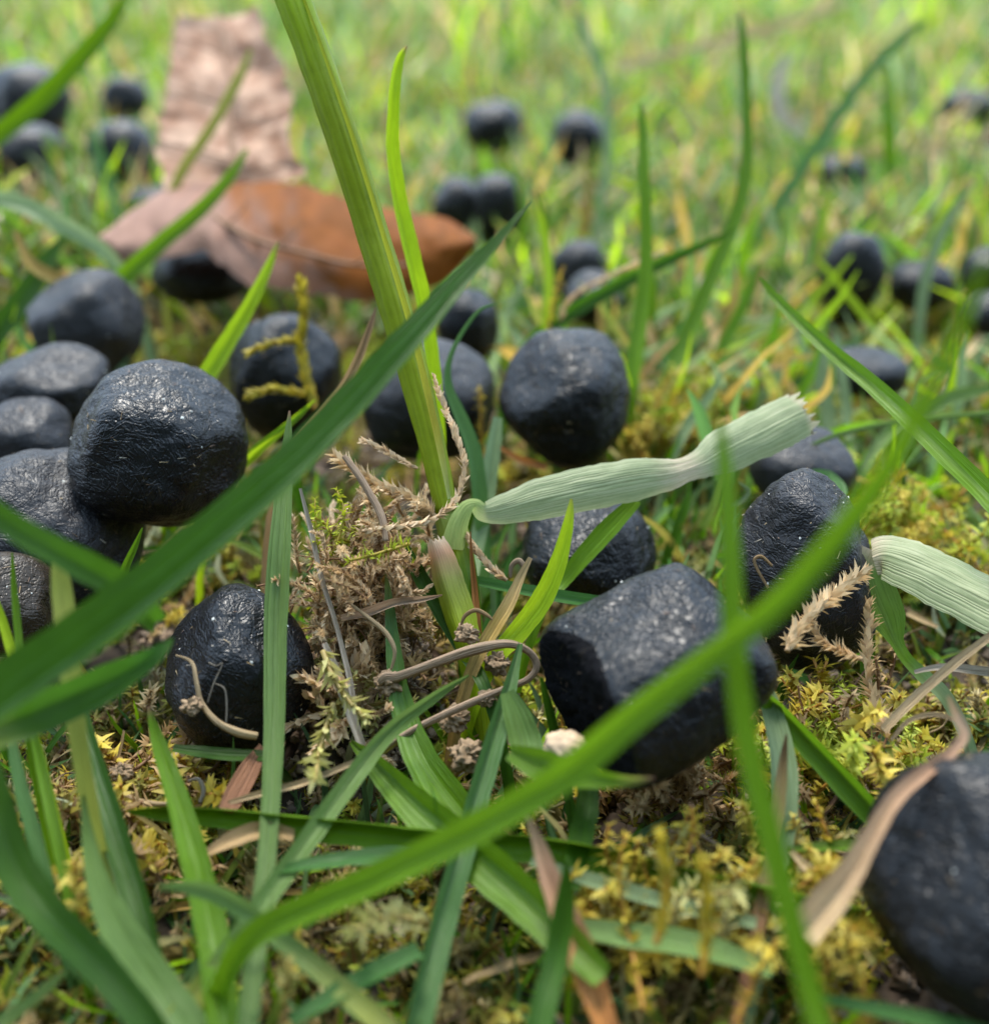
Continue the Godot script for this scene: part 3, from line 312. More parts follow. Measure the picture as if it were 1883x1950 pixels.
func _ready() -> void:
	dice.seed = 71
	# ---- camera: a compact camera held four centimetres above the soil
	var cam := Camera3D.new()
	cam.name = "camera"
	var att := CameraAttributesPhysical.new()
	att.frustum_focal_length = 25.735
	att.frustum_near = 0.004
	att.frustum_far = 400.0
	att.frustum_focus_distance = 0.0588
	att.exposure_aperture = 25.735 / 1.32
	cam.attributes = att
	add_child(cam)
	cam.position = Vector3(0, 35.0 * MM, 0)
	cam.rotation.x = -atan(1125.0 / 2091.0)
	cam.make_current()
	# ---- bright clouded sky
	var env := Environment.new()
	env.background_mode = Environment.BG_SKY
	env.tonemap_mode = Environment.TONE_MAPPER_LINEAR
	env.tonemap_exposure = 1.62
	env.sdfgi_enabled = true
	env.ssao_enabled = true
	env.ssil_enabled = true
	var sm := ProceduralSkyMaterial.new()
	sm.sky_top_color = Color(.76, .88, 1.0)
	sm.sky_horizon_color = Color(.74, .80, .88)
	sm.sky_curve = .35
	sm.sky_energy_multiplier = 1.4
	sm.ground_bottom_color = Color(.12, .14, .06)
	sm.ground_horizon_color = Color(.2, .24, .1)
	var sky := Sky.new()
	sky.sky_material = sm
	env.sky = sky
	var we := WorldEnvironment.new()
	we.name = "world_environment"
	we.environment = env
	add_child(we)
	var sun := DirectionalLight3D.new()
	sun.name = "sun"
	sun.light_energy = 1.35
	sun.light_color = Color(1, .985, .955)
	sun.light_angular_distance = 20.0
	sun.shadow_enabled = true
	sun.rotation_degrees = Vector3(-62, 192, 0)
	add_child(sun)

	noises()
	materials()
	ground()
	added_hedge()
	droppings()
	grass_shoot()
	folded_leaf()
	oak_leaf()
	blades()
	strands()
	rootlets()
	lumps()
	seedling()
	moss_clumps()
	moss_carpet()
	litter()
	turf()


# ---------------------------------------------------------------- naming
func numbered(called: String) -> String:
	var n: int = taken.get(called, 0)
	taken[called] = n + 1
	return called if n == 0 else "%s_%03d" % [called, n]


func tag(o: Node3D, label: String, category: String, group := "") -> Node3D:
	o.set_meta("label", label)
	o.set_meta("category", category)
	if group:
		o.set_meta("group", group)
	return o


func put(called: String, m: Mesh, mat: Material, parent: Node3D = null) -> MeshInstance3D:
	var o := MeshInstance3D.new()
	o.name = numbered(called) if parent == null else called
	o.mesh = m
	o.material_override = mat
	if parent:
		parent.add_child(o, true)
	else:
		add_child(o)
	return o


func thing(called: String, label: String, category: String, at: Vector3) -> Node3D:
	var o := Node3D.new()
	o.name = numbered(called)
	add_child(o)
	o.position = at * MM
	return tag(o, label, category)


# ---------------------------------------------------------------- materials
func noises() -> void:
	lumpy.seed = 5
	lumpy.frequency = .12
	lumpy.fractal_octaves = 3
	fine.seed = 9
	fine.frequency = 1.0
	fine.fractal_octaves = 2
	patches.seed = 21
	patches.frequency = .035
	patches.fractal_octaves = 2


func picture(w: int, h: int, f: PackedFloat32Array) -> ImageTexture:
	var b := PackedByteArray()
	b.resize(w * h)
	for k in w * h:
		b[k] = int(clampf(f[k], 0, 1) * 255)
	var im := Image.create_from_data(w, h, false, Image.FORMAT_L8, b)
	return ImageTexture.create_from_image(im)


func tinted(w: int, h: int, f: PackedFloat32Array, low: Color, high: Color) -> ImageTexture:
	# low and high are linear base colours
	var im := Image.create(w, h, false, Image.FORMAT_RGB8)
	for y in h:
		for x in w:
			im.set_pixel(x, y, low.lerp(high, clampf(f[y * w + x], 0, 1)).linear_to_srgb())
	return ImageTexture.create_from_image(im)


func strokes(size: int, count: int, long: float, seeded: int, depth: float, wander: float) -> PackedFloat32Array:
	# matted fibres: short strokes that follow a slowly turning direction; tiles without a seam
	var r := RandomNumberGenerator.new()
	r.seed = seeded
	var f := PackedFloat32Array()
	f.resize(size * size)
	f.fill(.5)
	for s in count:
		var x := r.randf() * size
		var y := r.randf() * size
		var a := sin(x / size * TAU + 1.0) * 1.1 + cos(y / size * TAU * 2.0) * .8 + r.randfn(0, wander)
		var add := r.randf_range(-1, 1) * depth
		var bend := r.randfn(0, .02)
		for k in int(long * r.randf_range(.4, 1.4)):
			a += bend
			x += cos(a)
			y += sin(a)
			var px := posmod(int(x), size)
			var py := posmod(int(y), size)
			f[py * size + px] += add
			f[posmod(py + 1, size) * size + px] += add * .8
			f[py * size + posmod(px + 1, size)] += add * .6
	return f


func material(rough: float, thin := 0.0) -> StandardMaterial3D:
	var m := StandardMaterial3D.new()
	m.roughness = rough
	m.vertex_color_use_as_albedo = true
	m.cull_mode = BaseMaterial3D.CULL_DISABLED
	if thin > 0:
		m.backlight_enabled = true
		m.backlight = Color(thin, thin, thin).linear_to_srgb()
	return m


func ribs(w: int, h: int, count: float, contrast: float, seeded: int) -> Array:
	# [tone, relief] of a blade: veins along it, uneven streaks, a few pale scratches
	var n := FastNoiseLite.new()
	n.seed = seeded
	n.frequency = .02
	var tone := PackedFloat32Array()
	var relief := PackedFloat32Array()
	tone.resize(w * h)
	relief.resize(w * h)
	for y in h:
		for x in w:
			var q := float(x) / w
			var wave := .5 + .5 * cos((q * count + 1.3 * n.get_noise_2d(q * 260.0, 40.0) + .25 * n.get_noise_2d(x * .6, minf(y, h - y) * .5)) * TAU)
			wave = pow(wave, 1.4) * (.75 + .6 * n.get_noise_2d(q * 330.0, minf(y, h - y) * .2 + 700.0))
			var streak := n.get_noise_2d(x * 6.0, minf(y, h - y) * .35)
			var blot := n.get_noise_2d(x * 1.2 + 900, minf(y, h - y) * 1.2)
			tone[y * w + x] = .62 + contrast * (wave - .5) + .18 * streak + .14 * blot
			relief[y * w + x] = .3 + .6 * wave + .1 * streak
			var rib := exp(-pow((q - .5) / .022, 2.0))
			tone[y * w + x] += .16 * rib - .1 * exp(-pow((absf(q - .5) - .05) / .02, 2.0)) + .2 * maxf(n.get_noise_2d(x * 2.5 + 300, minf(y, h - y) * 2.5) - .25, 0.0)
			relief[y * w + x] -= .5 * rib
	var r := RandomNumberGenerator.new()
	r.seed = seeded
	for s in 420:
		var x := r.randi_range(0, w - 2)
		var y := r.randi_range(0, h - 8)
		for k in r.randi_range(1, 4):
			tone[(y + k) * w + x] += .35
	return [tone, relief]


func materials() -> void:
	var plain := ribs(128, 512, 8.0, .2, 3)
	var strong := ribs(256, 512, 15.0, .34, 4)
	leaf_m = material(.42, .95)
	leaf_m.metallic_specular = .4
	leaf_m.albedo_texture = tinted(128, 512, plain[0], Color(.45, .5, .45), Color(1.25, 1.2, 1.2))
	leaf_m.heightmap_enabled = true
	leaf_m.heightmap_texture = picture(128, 512, plain[1])
	leaf_m.heightmap_scale = .006
	ribbed_m = material(.5, 1.0)
	ribbed_m.albedo_texture = tinted(256, 512, strong[0], Color(.36, .5, .3), Color(1.2, 1.2, 1.2))
	ribbed_m.heightmap_enabled = true
	ribbed_m.heightmap_texture = picture(256, 512, strong[1])
	ribbed_m.heightmap_scale = .004
	dry_m = material(.75, .5)
	dry_m.albedo_texture = tinted(128, 512, ribs(128, 512, 6.0, .4, 8)[0], Color(.4, .36, .32), Color(1.3, 1.3, 1.3))
	dry_m.heightmap_enabled = true
	dry_m.heightmap_texture = leaf_m.heightmap_texture
	dry_m.heightmap_scale = .01
	moss_m = material(.6, .75)
	var size := 512
	var mat := strokes(size, 6500, 24.0, 12, .15, .5)
	var fleck := strokes(size, 90, 26.0, 13, 0.0, .6)
	dung_m = StandardMaterial3D.new()
	dung_m.roughness = .46
	dung_m.metallic_specular = .37
	var pale := RandomNumberGenerator.new()
	pale.seed = 33
	for k in fleck.size():
		fleck[k] = clampf((mat[k] - .7) * .2, 0.0, .04)
	for s in 110:
		var x := pale.randf() * size
		var y := pale.randf() * size
		var a := pale.randf() * TAU
		var strength := pale.randf_range(.08, .5)
		for k in pale.randi_range(4, 24):
			x += cos(a)
			y += sin(a)
			a += pale.randfn(0, .05)
			fleck[posmod(int(y), size) * size + posmod(int(x), size)] = strength
	dung_m.albedo_texture = tinted(size, size, fleck, Color(.006, .006, .0066), Color(.3, .22, .11))
	dung_m.uv1_triplanar = true
	dung_m.uv1_scale = Vector3.ONE / .0145
	dung_m.heightmap_enabled = true
	dung_m.heightmap_texture = picture(size, size, mat)
	dung_m.heightmap_scale = .02
	dung_m.roughness_texture = picture(size, size, mat)
	dung_m.roughness_texture_channel = BaseMaterial3D.TEXTURE_CHANNEL_RED
	dung_m.roughness = .66
	dusty_m = dung_m.duplicate()
	dusty_m.albedo_texture = tinted(size, size, fleck, Color(.016, .0158, .0175), Color(.42, .32, .19))
	dusty_m.roughness = .85
	dusty_m.metallic_specular = .36
	brown_m = dung_m.duplicate()
	brown_m.albedo_texture = tinted(size, size, mat, Color(.004, .0035, .003), Color(.05, .034, .02))
	brown_m.roughness = .8
	inside_m = dung_m.duplicate()
	inside_m.roughness_texture = null
	inside_m.roughness = 1.0
	inside_m.metallic_specular = .15
	soil_m = material(.95)
	soil_m.cull_mode = BaseMaterial3D.CULL_BACK
	fibre_m = material(.8)
	oak_m = material(.65, .3)
	oak_m.metallic_specular = .22


# ---------------------------------------------------------------- shape helpers (millimetres)
func along(p: Array, t: float) -> Vector4:
	# Catmull-Rom through [x, y, z, w]
	var n := p.size()
	var f := clampf(t, 0, 1) * (n - 1)
	var k := mini(int(f), n - 2)
	f -= k
	var q := []
	for j in [k - 1, k, k + 1, k + 2]:
		var e: Array = p[clampi(j, 0, n - 1)]
		q.append(Vector4(e[0], e[1], e[2], e[3] if e.size() > 3 else 1.0))
	var a: Vector4 = q[0]
	var b: Vector4 = q[1]
	var c: Vector4 = q[2]
	var d: Vector4 = q[3]
	return (b * 2.0 + (c - a) * f + (a * 2.0 - b * 5.0 + c * 4.0 - d) * f * f + (b * 3.0 - a - c * 3.0 + d) * f * f * f) * .5


func v3(a: Array) -> Vector3:
	return Vector3(a[0], a[1], a[2])


func colour(stops: Array, t: float) -> Color:
	var before: Array = stops[0]
	for s in stops:
		if s[0] > t:
			var k: float = (t - before[0]) / maxf(s[0] - before[0], 1e-4)
			return COLOURS[before[1]].lerp(COLOURS[s[1]], k)
		before = s
	return COLOURS[before[1]]


func ribbon(s: Shape, p: Array, stops: Array, fold: float, roll0: float, roll1: float, ragged := 0.0, steps := 7, across := 7, seeded := 0, bow := 1.1) -> void:
	var rows := (p.size() - 1) * steps + 1
	var spine := []
	var length := 0.0
	for r in rows:
		spine.append(along(p, float(r) / (rows - 1)))
	var mid: Vector4 = spine[rows / 2]
	var facing := (Vector3(0, 60, 25) - Vector3(mid.x, mid.y, mid.z)).normalized()   # blades of a lawn turn their broad side up and outward
	var first := s.v.size()
	var tone := .9 + .2 * (fine.get_noise_2d(seeded * 7.3, 4.0) + .5)
	for r in rows:
		var q: Vector4 = spine[r]
		var at := Vector3(q.x, q.y, q.z)
		var pre: Vector4 = spine[maxi(r - 1, 0)]
		var nxt: Vector4 = spine[mini(r + 1, rows - 1)]
		var tan := Vector3(nxt.x - pre.x, nxt.y - pre.y, nxt.z - pre.z).normalized()
		if r > 0:
			length += at.distance_to(Vector3(pre.x, pre.y, pre.z))
		var side := tan.cross(facing).normalized()
		var up := side.cross(tan)
		var t := float(r) / (rows - 1)
		var roll := deg_to_rad(lerpf(roll0, roll1, t)) + .12 * fine.get_noise_2d(length * .12, seeded * 3.1)
		var sd := side * cos(roll) + up * sin(roll)
		var nm := up * cos(roll) - side * sin(roll)
		var half := maxf(q.w, .05) * .5 * (1.0 + .05 * fine.get_noise_2d(length * .5, seeded * 5.7))
		var col := colour(stops, t)
		for k in across:
			var x := lerpf(-1, 1, float(k) / (across - 1))
			var wob := .06 * fine.get_noise_3d(x * 1.3 + seeded, length * .35, 2.0)
			var push := fold * 1.7 * (pow(absf(x), bow) - .4) + wob
			var tear := 0.0
			if ragged != 0 and (r == 0 if ragged < 0 else r == rows - 1):
				tear = absf(ragged) * dice.randf_range(-.6, 1.0)
			var edge := 1.0 + .025 * dice.randf_range(-1, 1) if absf(x) > .99 else 1.0
			s.dot(at + sd * half * x * edge * (1.0 - .18 * absf(fold)) + nm * half * push + tan * tear, col * tone, Vector2(.03 + .94 * (x * .5 + .5), length / 14.0 + seeded * .37))
	s.quads(first, rows, across)


func tube(s: Shape, p: Array, stops: Array, sides := 8, steps := 6, flat := 1.0, grooves := 0.0, seeded := 0) -> void:
	# p holds [x, y, z, radius]
	var rows := (p.size() - 1) * steps + 1
	var first := s.v.size()
	var length := 0.0
	var before := Vector3.ZERO
	var ref := Vector3(.3, .2, 1).normalized()
	for r in rows:
		var t := float(r) / (rows - 1)
		var q := along(p, t)
		var w := along(p, minf(t + .01, 1.0)) - along(p, maxf(t - .01, 0.0))
		var tan := Vector3(w.x, w.y, w.z).normalized()
		var at := Vector3(q.x, q.y, q.z)
		if r > 0:
			length += at.distance_to(before)
		before = at
		var side := tan.cross(ref).normalized()
		var up := side.cross(tan)
		for k in sides:
			var a := TAU * k / sides
			var rad := q.w * (1.0 + grooves * cos(a * sides * .5) + .04 * fine.get_noise_3d(cos(a), sin(a), length * .6 + seeded))
			s.dot(at + (side * cos(a) + up * sin(a) * flat) * rad, colour(stops, t) * (.94 + .12 * fine.get_noise_2d(a * 3.0, length * .2 + seeded)), Vector2(float(k) / sides, length / 14.0))
	s.quads(first, rows, sides, true)
	for e in [0, rows - 1]:
		var q := along(p, float(e) / (rows - 1))
		var m := s.dot(Vector3(q.x, q.y, q.z), colour(stops, float(e) / (rows - 1)))
		for k in sides:
			var a: int = first + e * sides + k
			var b: int = first + e * sides + (k + 1) % sides
			if e == 0:
				s.tri(m, b, a)
			else:
				s.tri(m, a, b)


func moss_leaf(s: Shape, at: Vector3, out: Vector3, up: Vector3, long: float, wide: float, bend: float, col: Color) -> void:
	var side := out.cross(up).normalized() * wide * .5
	var first := s.v.size()
	var t := [0.0, .3, .65, 1.0]
	var w := [.55, 1.0, .62, .0]
	for k in 3:
		var c: Vector3 = at + out * long * t[k] - up * bend * long * t[k] * t[k]
		s.dot(c - side * w[k], col)
		s.dot(c + side * w[k], col)
	s.dot(at + out * long - up * bend * long, col)
	s.tri(first, first + 1, first + 2)
	s.tri(first + 1, first + 3, first + 2)
	s.tri(first + 2, first + 3, first + 4)
	s.tri(first + 3, first + 5, first + 4)
	s.tri(first + 4, first + 5, first + 6)


func moss_shoot(s: Shape, p: Array, look: String, leaf: float, r: RandomNumberGenerator, thin := 1.0) -> void:
	# p runs from the tip to the base
	var k: Array = LOOKS[look]
	var length := 0.0
	for j in p.size() - 1:
		length += v3(p[j]).distance_to(v3(p[j + 1]))
	var q := []
	for j in p.size():
		q.append([p[j][0], p[j][1], p[j][2], leaf * (.07 + .05 * j / p.size())])
	var sh := Shape.new()
	tube(s, q, [[0, "tan"]], 5, 4)
	for j in range(s.c.size() - 5 * ((p.size() - 1) * 4 + 1) - 2, s.c.size()):
		s.c[j] = k[2]
	var count := int(length * k[3] * thin * 1.5)
	for j in count:
		var t := (j + r.randf()) / count
		var e := along(q, t)
		var f := along(q, maxf(t - .03, 0)) - along(q, minf(t + .03, 1))
		var tip := Vector3(f.x, f.y, f.z).normalized()
		var any := Vector3(r.randfn(0, 1), r.randfn(0, 1), r.randfn(0, 1))
		var away := (any - tip * any.dot(tip)).normalized()
		var spread: float = k[4] * r.randf_range(.6, 1.3) * (.55 + .45 * smoothstep(0, .12, t))
		var out := (tip * (1.05 - spread) + away * spread).normalized()
		var up := (tip - out * tip.dot(out)).normalized()
		var size := leaf * .64 * r.randf_range(.65, 1.25) * (.6 + .4 * smoothstep(0, .15, t))
		var col: Color = k[0].lerp(k[1], r.randf()) * r.randf_range(.7, 1.15)
		moss_leaf(s, Vector3(e.x, e.y, e.z), out, up, size, size * k[6] * 1.3, k[5] * r.randf_range(.3, 1.3), col)


func height(x: float, z: float) -> float:
	var far := clampf((Vector2(x, z).length() - 60.0) / 140.0, 0, 1)
	var h := SOIL + 1.6 * lumpy.get_noise_2d(x * .9, z * .9) + .5 * fine.get_noise_2d(x * .6, z * .6) + far * 3.0 * patches.get_noise_2d(x * .5, z * .5)
	h += 9.0 * exp(-Vector2((x + 7.4) / 3.6, (z + 52.5) / 3.8).length_squared())      # the hummock under the moss clump
	h += 8.0 * exp(-Vector2((x + 33.0) / 9.0, (z + 76.0) / 12.0).length_squared())
	h += 11.0 * exp(-Vector2((x + 66.0) / 30.0, (z + 148.0) / 26.0).length_squared())
	return h


# ---------------------------------------------------------------- setting
func ground() -> void:
	var s := Shape.new()
	var rings := PackedFloat32Array()
	var d := 14.0
	while d < 140.0:
		rings.append(d)
		d += .55 if d < 90 else 1.1
	while d < 4000.0:
		rings.append(d)
		d *= 1.05
	while d < 60000.0:
		rings.append(d)
		d *= 1.4
	rings.append(60000.0)
	var spokes := 300
	for q in rings.size():
		var rr := rings[q]
		for k in spokes:
			# fine in the view's direction, coarse behind
			var f := float(k) / spokes * 2.0 - 1.0
			var a := (f * .42 + pow(absf(f), 3.0) * signf(f) * .58) * PI
			var x := sin(a) * rr
			var z := -cos(a) * rr
			var n := fine.get_noise_2d(x * .9, z * .9)
			var turf := smoothstep(500.0, 1300.0, rr)   # past this the lawn is too far to tell blades apart
			var earth: Color = COLOURS["soil"] * (1.0 + .6 * n)
			var lawn := Color(.09, .15, .02) * (1.0 + .5 * patches.get_noise_2d(x * .2, z * .2))
			s.dot(Vector3(x, height(x, z) if rr < 4000 else SOIL, z), earth.lerp(lawn, turf))
	s.quads(0, rings.size(), spokes, true)
	var m := s.dot(Vector3(0, SOIL, 0), COLOURS["soil"])
	for k in spokes:
		s.tri(m, (k + 1) % spokes, k)
	var o := put("ground", s.made(), soil_m)
	o.set_meta("kind", "structure")
	tag(o, "dark crumbly soil of the lawn showing between moss and grass", "ground")


func added_hedge() -> void:
	# added out of view behind the camera to keep low daylight off near faces
	var t := thing("added_hedge", "tall clipped dark green shrubs added out of view to block low daylight", "added_hedge", Vector3(0, SOIL, 1350))
	var r := RandomNumberGenerator.new()
	r.seed = 300
	var s := Shape.new()
	for k in 12000:
		var p := Vector3(r.randf_range(-5500, 5500), r.randf_range(40, 1750), r.randf_range(-260, 260))
		if k % 3:
			p.z = -260.0 + 60.0 * fine.get_noise_2d(p.x * .004, p.y * .004) + r.randf_range(-20, 60)
		var a := Vector3(r.randfn(0, 1), r.randfn(0, 1), r.randfn(0, 1)).normalized()
		var b := a.cross(Vector3(r.randfn(0, 1), r.randfn(0, 1), r.randfn(0, 1)).normalized()).normalized()
		var l := r.randf_range(55, 110)
		var c := Color(.04, .085, .015) * r.randf_range(.6, 1.3)
		var f := s.dot(p - a * l, c)
		s.dot(p - b * l * .5, c)
		s.dot(p + a * l, c)
		s.dot(p + b * l * .5, c)
		s.tri(f, f + 1, f + 2)
		s.tri(f, f + 2, f + 3)
	put("crown", s.made(), fibre_m, t).set_meta("kind", "stuff")
	for k in 12:
		s = Shape.new()
		var x := -5200.0 + 940.0 * k
		tube(s, [[x, -20, 0, 45], [x + 20, 800, 10, 32], [x - 10, 1600, -10, 14]], [[0, "brown"]], 8, 4)
		put("trunk", s.made(), fibre_m, t)


# ---------------------------------------------------------------- droppings
func dropping_shape(d: Array) -> Shape:
	var s := Shape.new()
	var n: int = [0, 14, 30, 70][d[4]]
	var half := v3(d[2])
	var r := RandomNumberGenerator.new()
	r.seed = d[3] * 17
	var cuts: Array = d[5].duplicate()
	for k in 5:
		var a := Vector3(r.randfn(0, 1), r.randfn(0, 1), r.randfn(0, 1)).normalized()
		cuts.append([a.x, a.y, a.z, r.randf_range(.9, .99)])
	var shift := Vector3(d[3] * 13.7, d[3] * 5.1, d[3] * 9.3)
	var turn := Basis(Vector3(0, 0, 1), deg_to_rad(d[6]))
	if d[3] == 22:
		turn = turn * Basis(Vector3.UP, deg_to_rad(26))
	var axes := [[Vector3.RIGHT, Vector3.UP, Vector3.BACK], [Vector3.LEFT, Vector3.UP, Vector3.FORWARD], [Vector3.UP, Vector3.BACK, Vector3.RIGHT], [Vector3.DOWN, Vector3.FORWARD, Vector3.RIGHT], [Vector3.BACK, Vector3.RIGHT, Vector3.UP], [Vector3.FORWARD, Vector3.LEFT, Vector3.UP]]
	for f in axes:
		var first := s.v.size()
		for y in n + 1:
			for x in n + 1:
				var a := tan((float(x) / n - .5) * PI / 2)
				var b := tan((float(y) / n - .5) * PI / 2)
				var dir: Vector3 = (f[0] + f[1] * a + f[2] * b).normalized()
				var rad := pow(pow(absf(dir.x), 2.3) + pow(absf(dir.y), 2.3) + pow(absf(dir.z), 2.3), -1 / 2.3)
				if d[3] == 22:   # a blunt cylinder, its broken end turned a little to the front
					rad = pow(pow(absf(dir.x), 7.0) + pow(dir.y * dir.y + dir.z * dir.z, 3.5), -1 / 7.0)
				var on := 0.0
				var hollow := 0.0
				for c in cuts:
					var nv := Vector3(c[0], c[1], c[2]).normalized()
					var hit: float = dir.dot(nv) / c[3]
					if hit > .05:
						var sharp := 15.0
						if d[3] == 22 and c[0] < -.85:
							sharp = 40.0
							on = maxf(on, smoothstep(.97, 1.02, hit * rad))
							hollow = smoothstep(1.04, 1.3, hit * rad)
						rad = pow(pow(rad, -sharp) + pow(hit, sharp), -1 / sharp)
				var p := dir * 5.0 + shift
				rad *= 1.0 + .075 * lumpy.get_noise_3dv(p * 1.7) + .011 * fine.get_noise_3dv(p * .55) + .006 * fine.get_noise_3dv(p * Vector3(1.1, 2.6, 1.6)) + .004 * fine.get_noise_3dv(p * Vector3(5.5, 2.6, 4.6)) + on * .03 * fine.get_noise_3dv(p * 1.2) - .16 * hollow
				if d[3] == 23:
					rad *= 1.0 - .06 * exp(-pow((dir.y - .05 - .25 * dir.x) / .1, 2.0))   # its groove
				s.dot(turn * (dir * rad * half), Color(on, on, on))
		s.quads(first, n + 1, n + 1)
	# faces of the cube share their edges: join equal corners so that the skin is one
	var seen := {}
	var to := PackedInt32Array()
	var kept := Shape.new()
	var end := Shape.new()
	for k in s.v.size():
		var key := Vector3i((s.v[k] * 2000.0).round())
		if not seen.has(key):
			seen[key] = kept.dot(s.v[k], s.c[k])
		to.append(seen[key])
	for t in range(0, s.i.size(), 3):
		var a := to[s.i[t]]
		var b := to[s.i[t + 1]]
		var c := to[s.i[t + 2]]
		if a != b and b != c and a != c:
			if (kept.v[c] - kept.v[a]).cross(kept.v[b] - kept.v[a]).dot(kept.v[a]) < 0:
				var swap := b
				b = c
				c = swap
			if kept.c[a].r + kept.c[b].r + kept.c[c].r > 1.5:
				end.i.append_array([a, b, c])
			else:
				kept.tri(a, b, c)
	end.v = kept.v
	end.u = kept.u
	end.c.resize(kept.v.size())
	end.c.fill(Color.WHITE)
	kept.c.fill(Color.WHITE)
	kept.set_meta("end", end)
	return kept


func droppings() -> void:
	for d in DROPPINGS:
		var s := dropping_shape(d)
		var o := put("dropping", s.made(), brown_m if d[3] in [13, 24] else dusty_m if d[3] in [12, 14, 15, 16, 19, 23, 25, 30, 33, 37, 40, 43] else dung_m)
		o.position = v3(d[1]) * MM
		tag(o, d[0], "dropping", "dark droppings scattered over the lawn")
		if d[3] == 22:
			put("broken_end", s.get_meta("end").made(), inside_m, o).set_meta("label", "flat broken end, matt black and hollowed")
		if d[4] < 2:
			continue
		# bits of undigested stalk stuck to the skin
		var r := RandomNumberGenerator.new()
		r.seed = d[3]
		var f := Shape.new()
		for k in (90 if d[4] == 3 else 40):
			var j := r.randi_range(0, s.v.size() - 1)
			var p := s.v[j]
			var up := p.normalized()
			var any := Vector3(r.randfn(0, 1), r.randfn(0, .5), r.randfn(0, 1))
			var dir := (any - up * any.dot(up)).normalized()
			var side := dir.cross(up) * r.randf_range(.012, .035)
			var long := r.randf_range(.1, .5) * (1.6 if r.randf() < .1 else 1.0)
			var col: Color = [COLOURS["tan"], COLOURS["straw"], COLOURS["brown"], COLOURS["grey"], COLOURS["brown"]][r.randi_range(0, 4)] * r.randf_range(.25, .75)
			var a := f.dot(p + up * .03 - side, col)
			f.dot(p + up * .05 + side, col)
			f.dot(p + up * .06 + dir * long - side * .6, col)
			f.dot(p + up * .04 + dir * long + side * .6, col)
			f.tri(a, a + 1, a + 2)
			f.tri(a + 1, a + 3, a + 2)
		for k in (14 if d[4] == 3 else 5):
			# pale crumbs
			var p := s.v[r.randi_range(0, s.v.size() - 1)]
			var size := r.randf_range(.03, .1)
			var up := p.normalized()
			var sd := up.cross(Vector3(.3, .1, .9)).normalized()
			var bk := up.cross(sd)
			var col: Color = COLOURS["white"] * r.randf_range(.4, .8)
			var a := f.dot(p + up * size, col)
			for j in 5:
				f.dot(p + (sd * cos(j * TAU / 5) + bk * sin(j * TAU / 5)) * size * r.randf_range(.8, 1.6), col)
			for j in 5:
				f.tri(a, a + 1 + j, a + 1 + (j + 1) % 5)
		var fo := put("plant_fibres", f.made(), fibre_m, o)
		fo.set_meta("kind", "stuff")


# ---------------------------------------------------------------- grass
func rooted(p: Array) -> Array:
	# goes on from the lowest measured point down into the soil
	var q := p.duplicate()
	var e: Array = q[-1]
	var b: Array = q[-2]
	var dir := (v3(e) - v3(b)).normalized()
	var at := v3(e)
	for k in 6:
		if at.y < height(at.x, at.z) - .8:
			break
		dir = dir.lerp(Vector3.DOWN, .4).normalized()
		at += dir * 2.4
		q.append([at.x, at.y, at.z, e[3] * .9])
	return q


func blades() -> void:
	var n := 0
	for b in BLADES:
		n += 1
		var p: Array = rooted(b[8]) if b[7] else b[8]
		var s := Shape.new()
		ribbon(s, p, b[3], b[4], b[5], b[6], 0.0, 7, 9, n)
		var dry: bool = b[0] == "dead_blade"
		if dry:
			tag(put("straw", s.made(), dry_m), b[1], b[2])
		else:
			put("blade", s.made(), leaf_m, thing("grass_plant", b[1], b[2], Vector3.ZERO))


func mid(name_: String) -> Array:
	return SHAPES[name_]


func to_radius(p: Array) -> Array:
	var q := []
	for e in p:
		q.append([e[0], e[1], e[2], e[3] * .5])
	return q


func grass_shoot() -> void:
	var t := thing("grass_shoot", "thick upright yellow-green grass stem with a bent pale leaf cut off short", "grass plant", Vector3.ZERO)
	var s := Shape.new()
	tube(s, to_radius(SHAPES["stem"]), [[0, "bright"], [.35, "stem"], [1, "stem"]], 44, 7, .8, .006, 3)
	put("stem", s.made(), leaf_m, t)
	s = Shape.new()
	tube(s, to_radius(rooted(SHAPES["lower"])), [[0, "collar"], [.18, "stem"], [.3, "green"], [1, "green"]], 40, 6, .85, .014, 5)
	put("sheath", s.made(), leaf_m, t)
	s = Shape.new()
	ribbon(s, SHAPES["margin"], [[0, "stem"], [.5, "stemedge"], [.8, "yellow"], [1, "collar"]], -.25, -50, -40, 0.0, 7, 5, 6)
	put("sheath_margin", s.made(), leaf_m, t)
	s = Shape.new()
	ribbon(s, SHAPES["leaf"], [[0, "collar"], [.2, "collar"], [.28, "leafpale"], [.56, "leafpale"], [.63, "scar"], [.68, "scar"], [.75, "leafpale"], [.97, "leafpale"], [1, "scar"]], -.22, -18, 6, .9, 8, 25, 7, 2.0)
	var leaf := put("leaf_blade", s.made(), ribbed_m, t)
	leaf.set_meta("label", "bent pale leaf blade, creased in the middle and cut off ragged")
	s = Shape.new()
	ribbon(s, rooted(SHAPES["stub"]), [[0, "scar"], [.1, "tanpink"], [.22, "olive"], [.4, "stem"], [1, "bright"]], -.8, -10, -10, -.5, 7, 17, 8, 2.2)
	var stub := put("cut_sheath", s.made(), leaf_m, t)
	stub.set_meta("label", "short cut sheath, brown and torn at the top")


